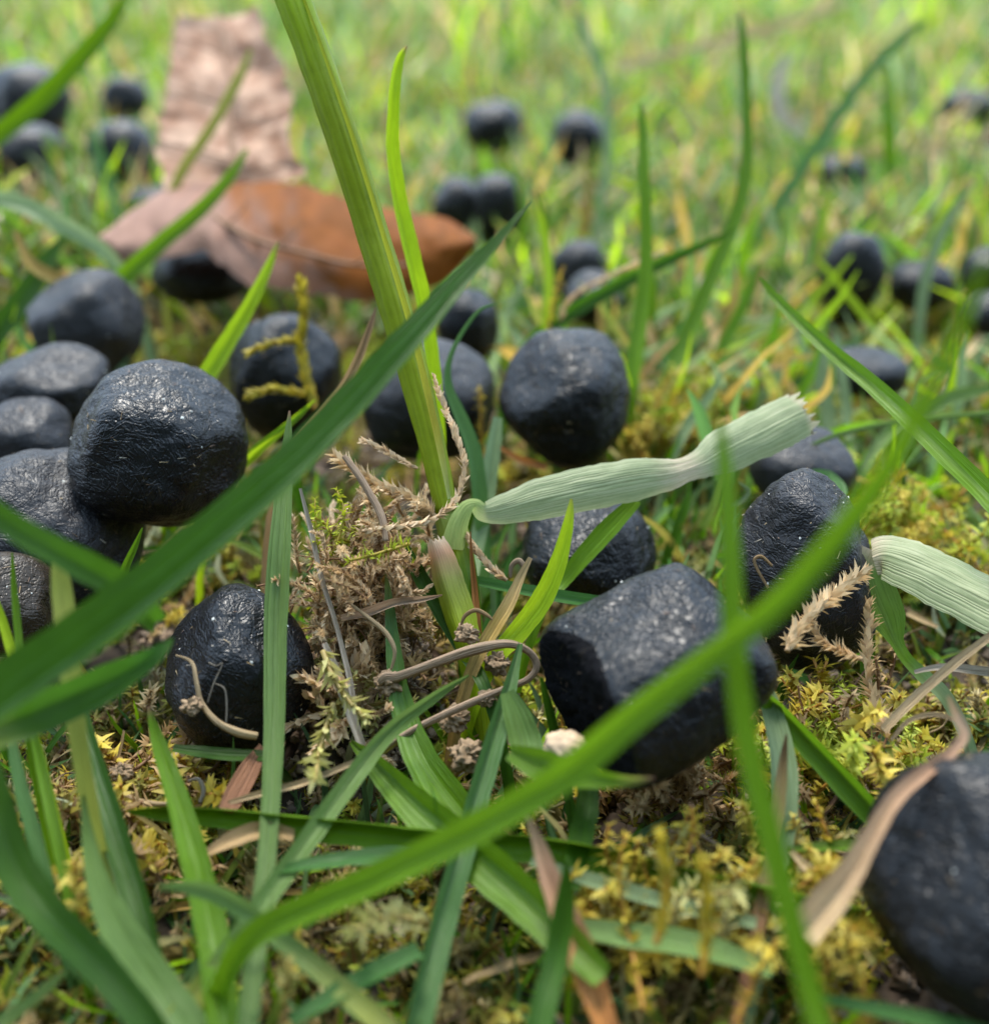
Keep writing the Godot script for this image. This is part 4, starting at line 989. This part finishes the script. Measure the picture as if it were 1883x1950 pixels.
func folded_leaf() -> void:
	var t := thing("folded_leaf", "pale whitish grass leaf folded sharply over beside the bristly tan moss strand", "grass leaf", Vector3.ZERO)
	var s := Shape.new()
	ribbon(s, SHAPES["fold_over"], [[0, "scar"], [.1, "scar"], [.2, "leafpale"], [1, "leafpale"]], -.18, 10, 20, 0.0, 8, 21, 40, 1.4)
	put("leaf_blade", s.made(), ribbed_m, t)
	s = Shape.new()
	ribbon(s, rooted(SHAPES["fold_down"]), [[0, "scar"], [.1, "pale"], [.45, "green"], [.6, "glaucous"], [1, "glaucous"]], .35, -12, 20, 0.0, 8, 15, 41)
	put("hanging_part", s.made(), leaf_m, t)


func sheet(s: Shape, low: Array, high: Array, bulge: float, kind: int) -> void:
	var rows := 64
	var across := 26
	var first := s.v.size()
	for r in rows:
		var t := float(r) / (rows - 1)
		var a4 := along(low, t)
		var b4 := along(high, t)
		var a := Vector3(a4.x, a4.y, a4.z)
		var b := Vector3(b4.x, b4.y, b4.z)
		var cut := (b - a) * .05
		a += cut * (fine.get_noise_2d(t * 9.0, 3.0 + kind) + .5 * fine.get_noise_2d(t * 30.0, 8.0))
		b += cut * (fine.get_noise_2d(t * 9.0, 13.0 + kind) + .5 * fine.get_noise_2d(t * 30.0, 18.0))
		for k in across:
			var w := float(k) / (across - 1)
			var p := a.lerp(b, w)
			var bend := bulge * 4.0 * w * (1 - w) + (.45 * fine.get_noise_2d(p.x * .35, p.y * .35) + .7 * sin(t * 19.0 + w * 5.0) * (1.0 if kind else .35)) * sin(w * PI)
			p += Vector3(0, .35, 1).normalized() * bend
			var blot := lumpy.get_noise_2d(p.x * 3.0, p.y * 3.0)
			var speck := fine.get_noise_2d(p.x * 1.6, p.y * 1.6)
			var col: Color
			if kind == 0:
				var grey := Color(.27, .155, .115)
				var rust := Color(.17, .052, .008)
				var rusty := smoothstep(-.1, .25, (t - .42) + .35 * (w - .5) + .2 * blot)
				col = grey.lerp(rust, rusty)
				col *= 1.0 + .35 * blot + .25 * speck * rusty
			else:
				col = Color(.28, .15, .095).lerp(Color(.48, .31, .22), .5 + 1.1 * blot) * (1.0 + .3 * speck)
			s.dot(p, col, Vector2(t, w))
	s.quads(first, rows, across)


func oak_leaf() -> void:
	var t := thing("dead_oak_leaf", "curled dead brown oak leaf with one pale lobe standing upright", "dead leaf", Vector3.ZERO)
	var s := Shape.new()
	sheet(s, SHAPES["front_low"], SHAPES["front_high"], 2.2, 0)
	var f := put("lying_lobe", s.made(), oak_m, t)
	f.set_meta("label", "rusty brown lobe curled toward the ground")
	var lying := f
	s = Shape.new()
	sheet(s, SHAPES["up_left"], SHAPES["up_right"], -3.6, 1)
	f = put("standing_lobe", s.made(), oak_m, t)
	f.set_meta("label", "pale pinkish tan lobe standing upright")
	var upright := f
	var rib := []
	for k in 6:
		var q := k / 5.0
		var c := (along(SHAPES["up_left"], q) + along(SHAPES["up_right"], q)) * .5
		rib.append([c.x + .6 * sin(q * 3.0), c.y, c.z + .1, .42 - .05 * k])
	s = Shape.new()
	tube(s, rib, [[0, "brown"]], 6, 5)
	put("midrib", s.made(), oak_m, upright)
	for k in 6:
		var q := .12 + .13 * k
		var c := along(rib, q)
		var e := along(SHAPES["up_left"] if k % 2 else SHAPES["up_right"], minf(q + .12, 1.0))
		s = Shape.new()
		tube(s, [[c.x, c.y, c.z, .16], [(c.x + e.x) / 2, (c.y + e.y) / 2, (c.z + e.z) / 2 - .1, .12], [e.x, e.y, e.z, .05]], [[0, "brown"]], 5, 4)
		put("vein", s.made(), oak_m, upright)
	s = Shape.new()
	var v := []
	var n := 0
	for e in SHAPES["vein"]:
		v.append([e[0], e[1] + .3, e[2] + 1.9, .32 - .035 * n])
		n += 1
	tube(s, v, [[0, "brown"]], 6, 5)
	put("midrib", s.made(), oak_m, lying)
	for k in 5:
		s = Shape.new()
		var a := along(v, .2 + .15 * k)
		var sd := -1.0 if k % 2 else 1.0
		var e := Vector3(a.x + 2.6, a.y + sd * 2.4, a.z + (-.7 if sd > 0 else -1.2))
		tube(s, [[a.x, a.y, a.z, .12], [(a.x + e.x) / 2, (a.y + e.y) / 2 - .2, (a.z + e.z) / 2 + .3, .09], [e.x, e.y, e.z, .04]], [[0, "brown"]], 5, 4)
		put("vein", s.made(), oak_m, lying)


func strands() -> void:
	var n := 0
	for d in STRANDS:
		n += 1
		var r := RandomNumberGenerator.new()
		r.seed = 400 + n
		var s := Shape.new()
		moss_shoot(s, d[5], d[3], d[4], r)
		tag(put(d[0], s.made(), moss_m), d[1], d[2])


func rootlets() -> void:
	for d in ROOTLETS:
		var s := Shape.new()
		tube(s, d[4], [[0, d[3]]], 10 if d[0] == "dead_tendril" else 7, 7, .6, .05, 2)
		tag(put(d[0], s.made(), dry_m), d[1], d[2])


func lump(s: Shape, radius: float, seeded: int, col: Color, rough: float, n := 8) -> void:
	var first := s.v.size()
	var rows := n + 1
	var sides := n * 2
	for y in rows:
		var b := PI * y / n
		for x in sides:
			var a := TAU * x / sides
			var d := Vector3(sin(b) * cos(a), cos(b), sin(b) * sin(a))
			var k := 1.0 + rough * (fine.get_noise_3dv(d * .9 + Vector3.ONE * seeded * 3.3) + .8 * fine.get_noise_3dv(d * 2.4 + Vector3.ONE * seeded))
			s.dot(d * radius * k * Vector3(1, .78, .9), col * (1.0 + .5 * fine.get_noise_3dv(d * 2.0 + Vector3.ONE * seeded)))
	s.quads(first, rows, sides, true)


func lumps() -> void:
	for d in LUMPS:
		var s := Shape.new()
		var smooth: bool = d[4] != "soil"
		lump(s, d[2], d[3], COLOURS[d[4]] if smooth else Color(.2, .13, .07), .12 if smooth else .5, 30)
		var o := put("pebble" if smooth else "soil_lump", s.made(), fibre_m)
		o.position = v3(d[1]) * MM
		tag(o, d[0], "pebble" if smooth else "soil lump")


func seedling() -> void:
	var t := thing("seedling", "small seedling with oval dark green leaves under the creased leaf", "seedling", Vector3.ZERO)
	var centre := Vector3(20.4, -2.8, -62.5)
	var s := Shape.new()
	tube(s, [[20.4, -1.0, -62.5, .25], [20.6, -3.5, -62.6, .3], [20.5, -6.5, -62.4, .3]], [[0, "green"]], 7, 5)
	put("stem", s.made(), leaf_m, t)
	for e in [[Vector3(16.6, .6, -59.5), 1.5], [Vector3(22.5, 2.6, -66.0), 1.3], [Vector3(23.4, -1.4, -59.0), 1.2], [Vector3(18.0, -1.2, -66.0), 1.1]]:
		s = Shape.new()
		var b := centre + Vector3(0, 1.6, 0)
		var p := []
		for k in 6:
			var q := k / 5.0
			var c: Vector3 = (e[0] as Vector3).lerp(b, q) + Vector3.UP * sin(q * PI) * .8
			p.append([c.x, c.y, c.z, [.1, 1.9, 2.5, 2.1, .7, .3][k] * e[1]])
		ribbon(s, p, [[0, "darkblue"]], .25, 0, 0, 0.0, 5, 9, 60)
		put("leaf", s.made(), leaf_m, t)


# ---------------------------------------------------------------- moss and litter
func sprig(long: float, r: RandomNumberGenerator, foot: Vector3, lean: float) -> Array:
	# a slightly wandering line from the tip to the foot
	var p := []
	var dir := Vector3(r.randfn(0, lean), 1, r.randfn(0, lean))
	var l := long * r.randf_range(.75, 1.25)
	var at := foot
	for j in 5:
		p.push_front([at.x, at.y, at.z])
		at += dir.normalized() * l / 4
		dir += Vector3(r.randfn(0, .3), r.randf_range(-.25, .1), r.randfn(0, .3))
	return p


func variants(looks: Array, count: int, long: float, leaf: float, seeded: int, thin := 1.0) -> Array:
	var out := []
	var r := RandomNumberGenerator.new()
	r.seed = seeded
	for k in count:
		var s := Shape.new()
		moss_shoot(s, sprig(long, r, Vector3.ZERO, .5), looks[k % looks.size()], leaf * r.randf_range(.85, 1.2), r, thin)
		out.append(s.made())
	return out


func tufts(looks: Array, count: int, shoots: int, radius: float, long: float, leaf: float, seeded: int, thin := 1.0) -> Array:
	var out := []
	var r := RandomNumberGenerator.new()
	r.seed = seeded
	for k in count:
		var s := Shape.new()
		for j in shoots:
			var a := r.randf() * TAU
			var d := sqrt(r.randf()) * radius
			moss_shoot(s, sprig(long, r, Vector3(cos(a) * d, -d * d * .12, sin(a) * d), .75), looks[r.randi_range(0, looks.size() - 1)], leaf * r.randf_range(.8, 1.2), r, thin)
		out.append(s.made())
	return out


func spot(rr: RandomNumberGenerator, tilt: float, size: float, at: Vector3) -> Transform3D:
	var b := Basis(Vector3.UP, rr.randf() * TAU) * Basis(Vector3.RIGHT, rr.randfn(0, tilt)) * Basis(Vector3.UP, rr.randf() * TAU)
	return Transform3D(b.scaled(Vector3.ONE * size), at * MM)


func clump(label: String, looks: Array, centre: Vector3, size: Vector3, count: int, long: float, leaf: float, tilt: float, seeded: int) -> void:
	var t := thing("moss_clump", label, "moss", Vector3.ZERO)
	var kinds := variants(looks, 8, long, leaf, seeded)
	var r := RandomNumberGenerator.new()
	r.seed = seeded + 1
	for k in count:
		var d := Vector3(r.randfn(0, .5), r.randf_range(-1, 1), r.randfn(0, .5))
		var at := centre + d * size
		at.y = maxf(at.y, height(at.x, at.z) - .5)
		var o := put("moss_shoot", kinds[r.randi_range(0, kinds.size() - 1)], moss_m, t)
		o.transform = spot(r, tilt, r.randf_range(.7, 1.15), at)


func moss_clumps() -> void:
	clump("tangled brown dead moss clump at the foot of the thick stem", ["deadscale", "deadspread", "brownmoss", "deadscale"], Vector3(-7.2, 1.6, -52.0), Vector3(3.0, 3.2, 3.4), 240, 3.4, .75, 1.2, 101)
	clump("sparse yellow green moss growing through the brown clump", ["lime"], Vector3(-8.4, 2.2, -52.0), Vector3(2.6, 2.6, 2.4), 16, 3.0, .7, .9, 102)
	clump("crumbly tan moss heap at the base of the brown clump", ["deadscale", "palemoss"], Vector3(-8.2, -2.0, -47.4), Vector3(1.9, 1.6, 2.2), 40, 3.2, 1.0, 1.2, 103)
	clump("golden feathery moss cushion in front of the orange dead blade", ["gold", "gold", "palemoss"], Vector3(7.8, -3.9, -33.6), Vector3(4.6, 1.4, 2.0), 90, 3.4, 1.0, .5, 104)
	clump("brown lattice of dead moss beneath the broken dropping", ["brownmoss", "deadspread"], Vector3(8.8, -5.0, -44.2), Vector3(3.6, 1.2, 2.2), 70, 3.4, 1.0, 1.0, 105)
	clump("golden green starry moss beside the pale hanging blade", ["gold", "lime", "brownmoss"], Vector3(17.2, -4.2, -46.0), Vector3(3.6, 1.4, 4.0), 80, 3.6, 1.1, .6, 106)
	clump("golden brown moss bank behind the upright blades by the dark dropping", ["gold", "brownmoss", "olivemoss"], Vector3(-18.6, -6.0, -42.0), Vector3(5.2, 1.2, 4.6), 120, 3.8, 1.1, .7, 107)
	clump("yellow moss patch beyond the long slanting blade", ["gold", "lime"], Vector3(28, -3.0, -66), Vector3(4.2, 1.5, 5.0), 80, 4.0, 1.1, .6, 108)
	clump("golden moss patch behind the round dropping", ["gold", "gold", "palemoss", "lime"], Vector3(14.0, -2.6, -84), Vector3(9.0, 1.6, 6.0), 130, 4.5, 1.2, .6, 109)
	clump("pale gold moss fringe in front of the large speckled dropping", ["gold", "palemoss"], Vector3(13.4, -3.6, -34.6), Vector3(2.0, 1.4, 3.0), 50, 3.4, 1.1, .5, 110)


func free_of_droppings(p: Vector3, part: float) -> bool:
	for d in DROPPINGS:
		var c := v3(d[1]) - p
		if Vector2(c.x, c.z).length() < d[2][0] * part:
			return false
	return true


func before_dropping(p: Vector3) -> bool:
	# whether p lies just on the open side of a dropping, where the turf is thin
	for d in DROPPINGS:
		var c := v3(d[1])
		if p.z > c.z and p.z < c.z + 30 and absf(p.x - c.x * p.z / c.z) < d[2][0] * 1.1:
			return true
	return false


func scatter(called: String, label: String, category: String, mat: Material, meshes: Array, where: Array, tints: PackedColorArray) -> void:
	# uncountable growth: one object, one MultiMesh for each shape variant
	var holder := Node3D.new()
	holder.name = numbered(called)
	add_child(holder)
	holder.set_meta("kind", "stuff")
	tag(holder, label, category)
	for k in meshes.size():
		var own := []
		for j in range(k, where.size(), meshes.size()):
			own.append(j)
		if own.is_empty():
			continue
		var mm := MultiMesh.new()
		mm.transform_format = MultiMesh.TRANSFORM_3D
		mm.use_colors = true
		mm.mesh = meshes[k]
		mm.instance_count = own.size()
		for j in own.size():
			mm.set_instance_transform(j, where[own[j]])
			mm.set_instance_color(j, tints[own[j]])
		var o := MultiMeshInstance3D.new()
		o.name = category.replace(" ", "_") + "_mass"
		o.multimesh = mm
		o.material_override = mat
		o.set_meta("kind", "stuff")
		holder.add_child(o, true)


func moss_carpet() -> void:
	var r := RandomNumberGenerator.new()
	r.seed = 55
	var where := []
	var tints := PackedColorArray()
	var meshes := tufts(["gold", "brownmoss", "olivemoss", "brownmoss", "deadspread"], 8, 9, 2.4, 3.6, 1.0, 201)
	meshes.append_array(tufts(["gold", "lime", "gold", "olivemoss"], 5, 9, 2.4, 3.6, 1.0, 203))
	for k in 1650:
		var depth := 24.0 + 95.0 * r.randf()
		var x := r.randf_range(-1, 1) * (9.0 + depth * .52)
		var p := Vector3(x, 0, -depth)
		if not free_of_droppings(p, .75):
			continue
		p.y = height(p.x, p.z) - .6
		var n := patches.get_noise_2d(p.x * 2.2, p.z * 2.2)
		if r.randf() > .85 + .7 * n:
			continue
		where.append(spot(r, .25, r.randf_range(.75, 1.2), p))
		tints.append(Color(1, 1, 1).lerp(Color(.8, .95, .7), r.randf()) * r.randf_range(.65, 1.2))
	scatter("moss_carpet", "golden and brown feathery moss covering the soil between the droppings", "moss", moss_m, meshes, where, tints)
	where = []
	tints = PackedColorArray()
	meshes = tufts(["gold", "lime", "palemoss", "gold", "lime"], 8, 14, 7.0, 5.0, 2.5, 202, .36)
	for k in 1700:
		var depth := 105.0 + 1000.0 * pow(r.randf(), 1.8)
		var x := r.randf_range(-1, 1) * (16.0 + depth * .52)
		var p := Vector3(x, 0, -depth)
		p.y = height(p.x, p.z) - .8
		if r.randf() > .7 + .9 * patches.get_noise_2d(p.x * .9, p.z * .9):
			continue
		where.append(spot(r, .12, r.randf_range(.7, 1.1) * (1.0 + maxf(depth - 250, 0) * .0012), p))
		tints.append(Color(1, 1, 1).lerp(Color(.75, 1.0, .8), r.randf()) * r.randf_range(.75, 1.25))
	scatter("far_moss", "yellow blurred moss among the far turf", "moss", moss_m, meshes, where, tints)


func litter() -> void:
	var r := RandomNumberGenerator.new()
	r.seed = 77
	var meshes := []
	for k in 6:
		var s := Shape.new()
		lump(s, .5, 20 + k, Color(1, 1, 1), .8, 5)
		meshes.append(s.made())
	var where := []
	var tints := PackedColorArray()
	for k in 4400:
		var depth := 24.0 + 70.0 * r.randf()
		var p := Vector3(r.randf_range(-1, 1) * (12.0 + depth * .55), 0, -depth)
		if k < 1300:
			p = Vector3(-6.8 + r.randfn(0, 2.6), 0, -51.5 + r.randfn(0, 3.0))
		p.y = height(p.x, p.z) + (.2 if k >= 1300 else r.randf() * 1.2)
		where.append(spot(r, 1.0, r.randf_range(.25, 1.1) * (.6 if k < 1300 else 1.0), p))
		tints.append(COLOURS["soil"].lerp(COLOURS["tangrey"], r.randf() * .4 if k >= 1300 else r.randf_range(.4, 1.0)) * (r.randf_range(.7, 1.6) if k >= 1300 else r.randf_range(.8, 1.5)))
	scatter("soil_crumbs", "dark soil crumbs between the moss shoots", "soil", fibre_m, meshes, where, tints)
	meshes = []
	for k in 8:
		var s := Shape.new()
		var p := []
		var at := Vector3(-3, 0, 0)
		var dir := Vector3(1, 0, 0)
		for j in 6:
			p.append([at.x, at.y, at.z, (.16 if k < 4 else .5) * (.5 + .5 * sin(PI * (j + .5) / 6))])
			at += dir * 1.1
			dir = (dir + Vector3(0, r.randfn(0, .22), r.randfn(0, .35))).normalized()
		if k < 4:
			tube(s, to_radius(p), [[0, "white"]], 5, 3)
		else:
			ribbon(s, p, [[0, "white"]], .5, r.randf_range(-60, 60), r.randf_range(-60, 60), 0.0, 3, 5, k)
		meshes.append(s.made())
	where = []
	tints = PackedColorArray()
	for k in 1900:
		var depth := 24.0 + 130.0 * r.randf()
		var p := Vector3(r.randf_range(-1, 1) * (12.0 + depth * .55), 0, -depth)
		if k < 360:   # thatch in the moss clump
			p = Vector3(-7.0 + r.randfn(0, 2.3), 0, -51.0 + r.randfn(0, 2.6))
		if not free_of_droppings(p, .9):
			continue
		p.y = height(p.x, p.z) + r.randf_range(.3, 2.6)
		where.append(spot(r, .5 if k >= 360 else 1.0, r.randf_range(.4, 1.1) * (1.0 if k >= 360 else .6), p))
		var c: Color = [COLOURS["straw"], COLOURS["tan"], COLOURS["brown"], COLOURS["grey"], COLOURS["ochre"]][r.randi_range(0, 4)]
		tints.append(c * r.randf_range(.8, 1.5))
	scatter("straw_litter", "dry straw bits and fine roots lying in the moss", "litter", dry_m, meshes, where, tints)


func blade_line(r: RandomNumberGenerator, foot: Vector3, long: float, wide: float, lean: float) -> Array:
	var p := []
	var at := foot
	var dir := Vector3(r.randfn(0, lean), 1, r.randfn(0, lean)).normalized()
	for j in 6:
		p.push_front([at.x, at.y, at.z, wide * [.8, 1.0, 1.0, .9, .65, .06][j]])
		at += dir * long / 5.0
		dir = (dir + Vector3(r.randfn(0, .14), r.randf_range(-.22, .02), r.randfn(0, .14))).normalized()
	return p


func turf() -> void:
	var r := RandomNumberGenerator.new()
	r.seed = 88
	var tones := ["green", "pale", "glaucous", "green", "glaucous", "pale", "bright", "olive", "bluegreen", "bright", "straw", "grey", "ochre", "tan", "glaucous"]
	# single short blades between the far droppings
	for k in 190:
		var depth := r.randf_range(76, 190)
		var p := Vector3(r.randf_range(-1, 1) * (depth * .46), 0, -depth)
		if not free_of_droppings(p, 1.1) or (p.x > -42 and p.x < 0 and depth < 112) or (depth < 88 and absf(p.x - 4) < 14):
			continue
		p.y = height(p.x, p.z) - .5
		var s := Shape.new()
		var tone: String = tones[r.randi_range(0, 9)]
		var long := r.randf_range(6, 14)
		ribbon(s, blade_line(r, Vector3.ZERO, long, r.randf_range(.5, 1.1), .4), [[0, tone]], .35, r.randf_range(-30, 30), r.randf_range(-40, 40), 0.0, 4, 5, k)
		var o := thing("grass_plant", "%s thin %s grass blade standing %s" % ["long" if long > 10.5 else "short", {"green": "dark green", "pale": "mid green", "glaucous": "greyish pale", "bright": "lime green", "olive": "olive", "bluegreen": "bluish green"}[tone], "among the droppings close to the moss" if depth < 120 else "in the turf beside the far small droppings"], "grass blade", p)
		o.set_meta("group", "short blades among the far droppings")
		put("blade", s.made(), leaf_m, o)
	var meshes := []
	for k in 12:
		var s := Shape.new()
		for j in 12:
			var a := r.randf() * TAU
			var d := sqrt(r.randf()) * 9.0
			ribbon(s, blade_line(r, Vector3(cos(a) * d, 0, sin(a) * d), r.randf_range(9, 32), r.randf_range(1.1, 2.6), .6), [[0, tones[r.randi_range(0, tones.size() - 1)]]], .35, r.randf_range(-40, 40), r.randf_range(-40, 40), 0.0, 2, 3, k * 12 + j)
		meshes.append(s.made())
	var where := []
	var tints := PackedColorArray()
	for k in 2700:
		var depth := 125.0 + 2000.0 * pow(r.randf(), 2.1)
		var p := Vector3(r.randf_range(-1, 1) * (24.0 + depth * .54), 0, -depth)
		if depth < 270 and not free_of_droppings(p, 1.6):
			continue
		if r.randf() > .7 + patches.get_noise_2d(p.x * .7 + 300, p.z * .7):
			continue
		p.y = height(p.x, p.z) - .8
		var tall := r.randf_range(.75, 1.2) * lerpf(.42, 1.05, smoothstep(120, 500, depth))
		where.append(spot(r, .08, tall * (1.0 + maxf(depth - 600, 0) * .0007), p))
		tints.append(Color(1, 1, 1).lerp(Color(1.1, 1.12, 1.05), r.randf()) * r.randf_range(.7, 1.8))
	var small := []
	for k in 12:
		var s := Shape.new()
		for j in 9:
			var a := r.randf() * TAU
			var d := sqrt(r.randf()) * 7.0
			var tone: String = tones[r.randi_range(0, tones.size() - 1)]
			ribbon(s, blade_line(r, Vector3(cos(a) * d, 0, sin(a) * d), r.randf_range(5, 18), r.randf_range(.7, 1.6), .6), [[0, tone], [.8, tone], [1, "straw" if j % 4 == 0 else tone]], .4, r.randf_range(-40, 40), r.randf_range(-40, 40), 0.0, 2, 3, k * 9 + j)
		small.append(s.made())
	var spots := []
	var tints2 := PackedColorArray()
	for k in 1250:
		var depth := 88.0 + 420.0 * pow(r.randf(), 1.5)
		var p := Vector3(r.randf_range(-1, 1) * (14.0 + depth * .5), 0, -depth)
		if (depth < 270 and not free_of_droppings(p, .9)) or (p.x > -44 and p.x < 2 and depth < 116) or (r.randf() < .75 and before_dropping(p)):
			continue
		p.y = height(p.x, p.z) - .6
		spots.append(spot(r, .15, r.randf_range(.6, 1.15) * (1.0 + maxf(depth - 200, 0) * .002), p))
		tints2.append(Color(1, 1, 1).lerp(Color(1.1, 1.12, 1.05), r.randf()) * r.randf_range(.6, 1.6))
	for k in 480:
		# low green shoots close by, under the larger blades
		var depth := r.randf_range(27, 88)
		var p := Vector3(r.randf_range(-1, 1) * (6.0 + depth * .5), 0, -depth)
		if not free_of_droppings(p, 1.25) or Vector2(p.x + 7, p.z + 52).length() < 7:
			continue
		p.y = height(p.x, p.z) - .4
		spots.append(spot(r, .5, r.randf_range(.26, .5) * (1.0 if depth < 60 else 1.3), p))
		tints2.append(Color(.8, 1.0, .8) * r.randf_range(.5, 1.3))
	scatter("short_grass", "short fine grass growing between the droppings and the moss", "grass", leaf_m, small, spots, tints2)
	scatter("far_grass", "blurred green and yellow grass of the far lawn", "grass", leaf_m, meshes, where, tints)
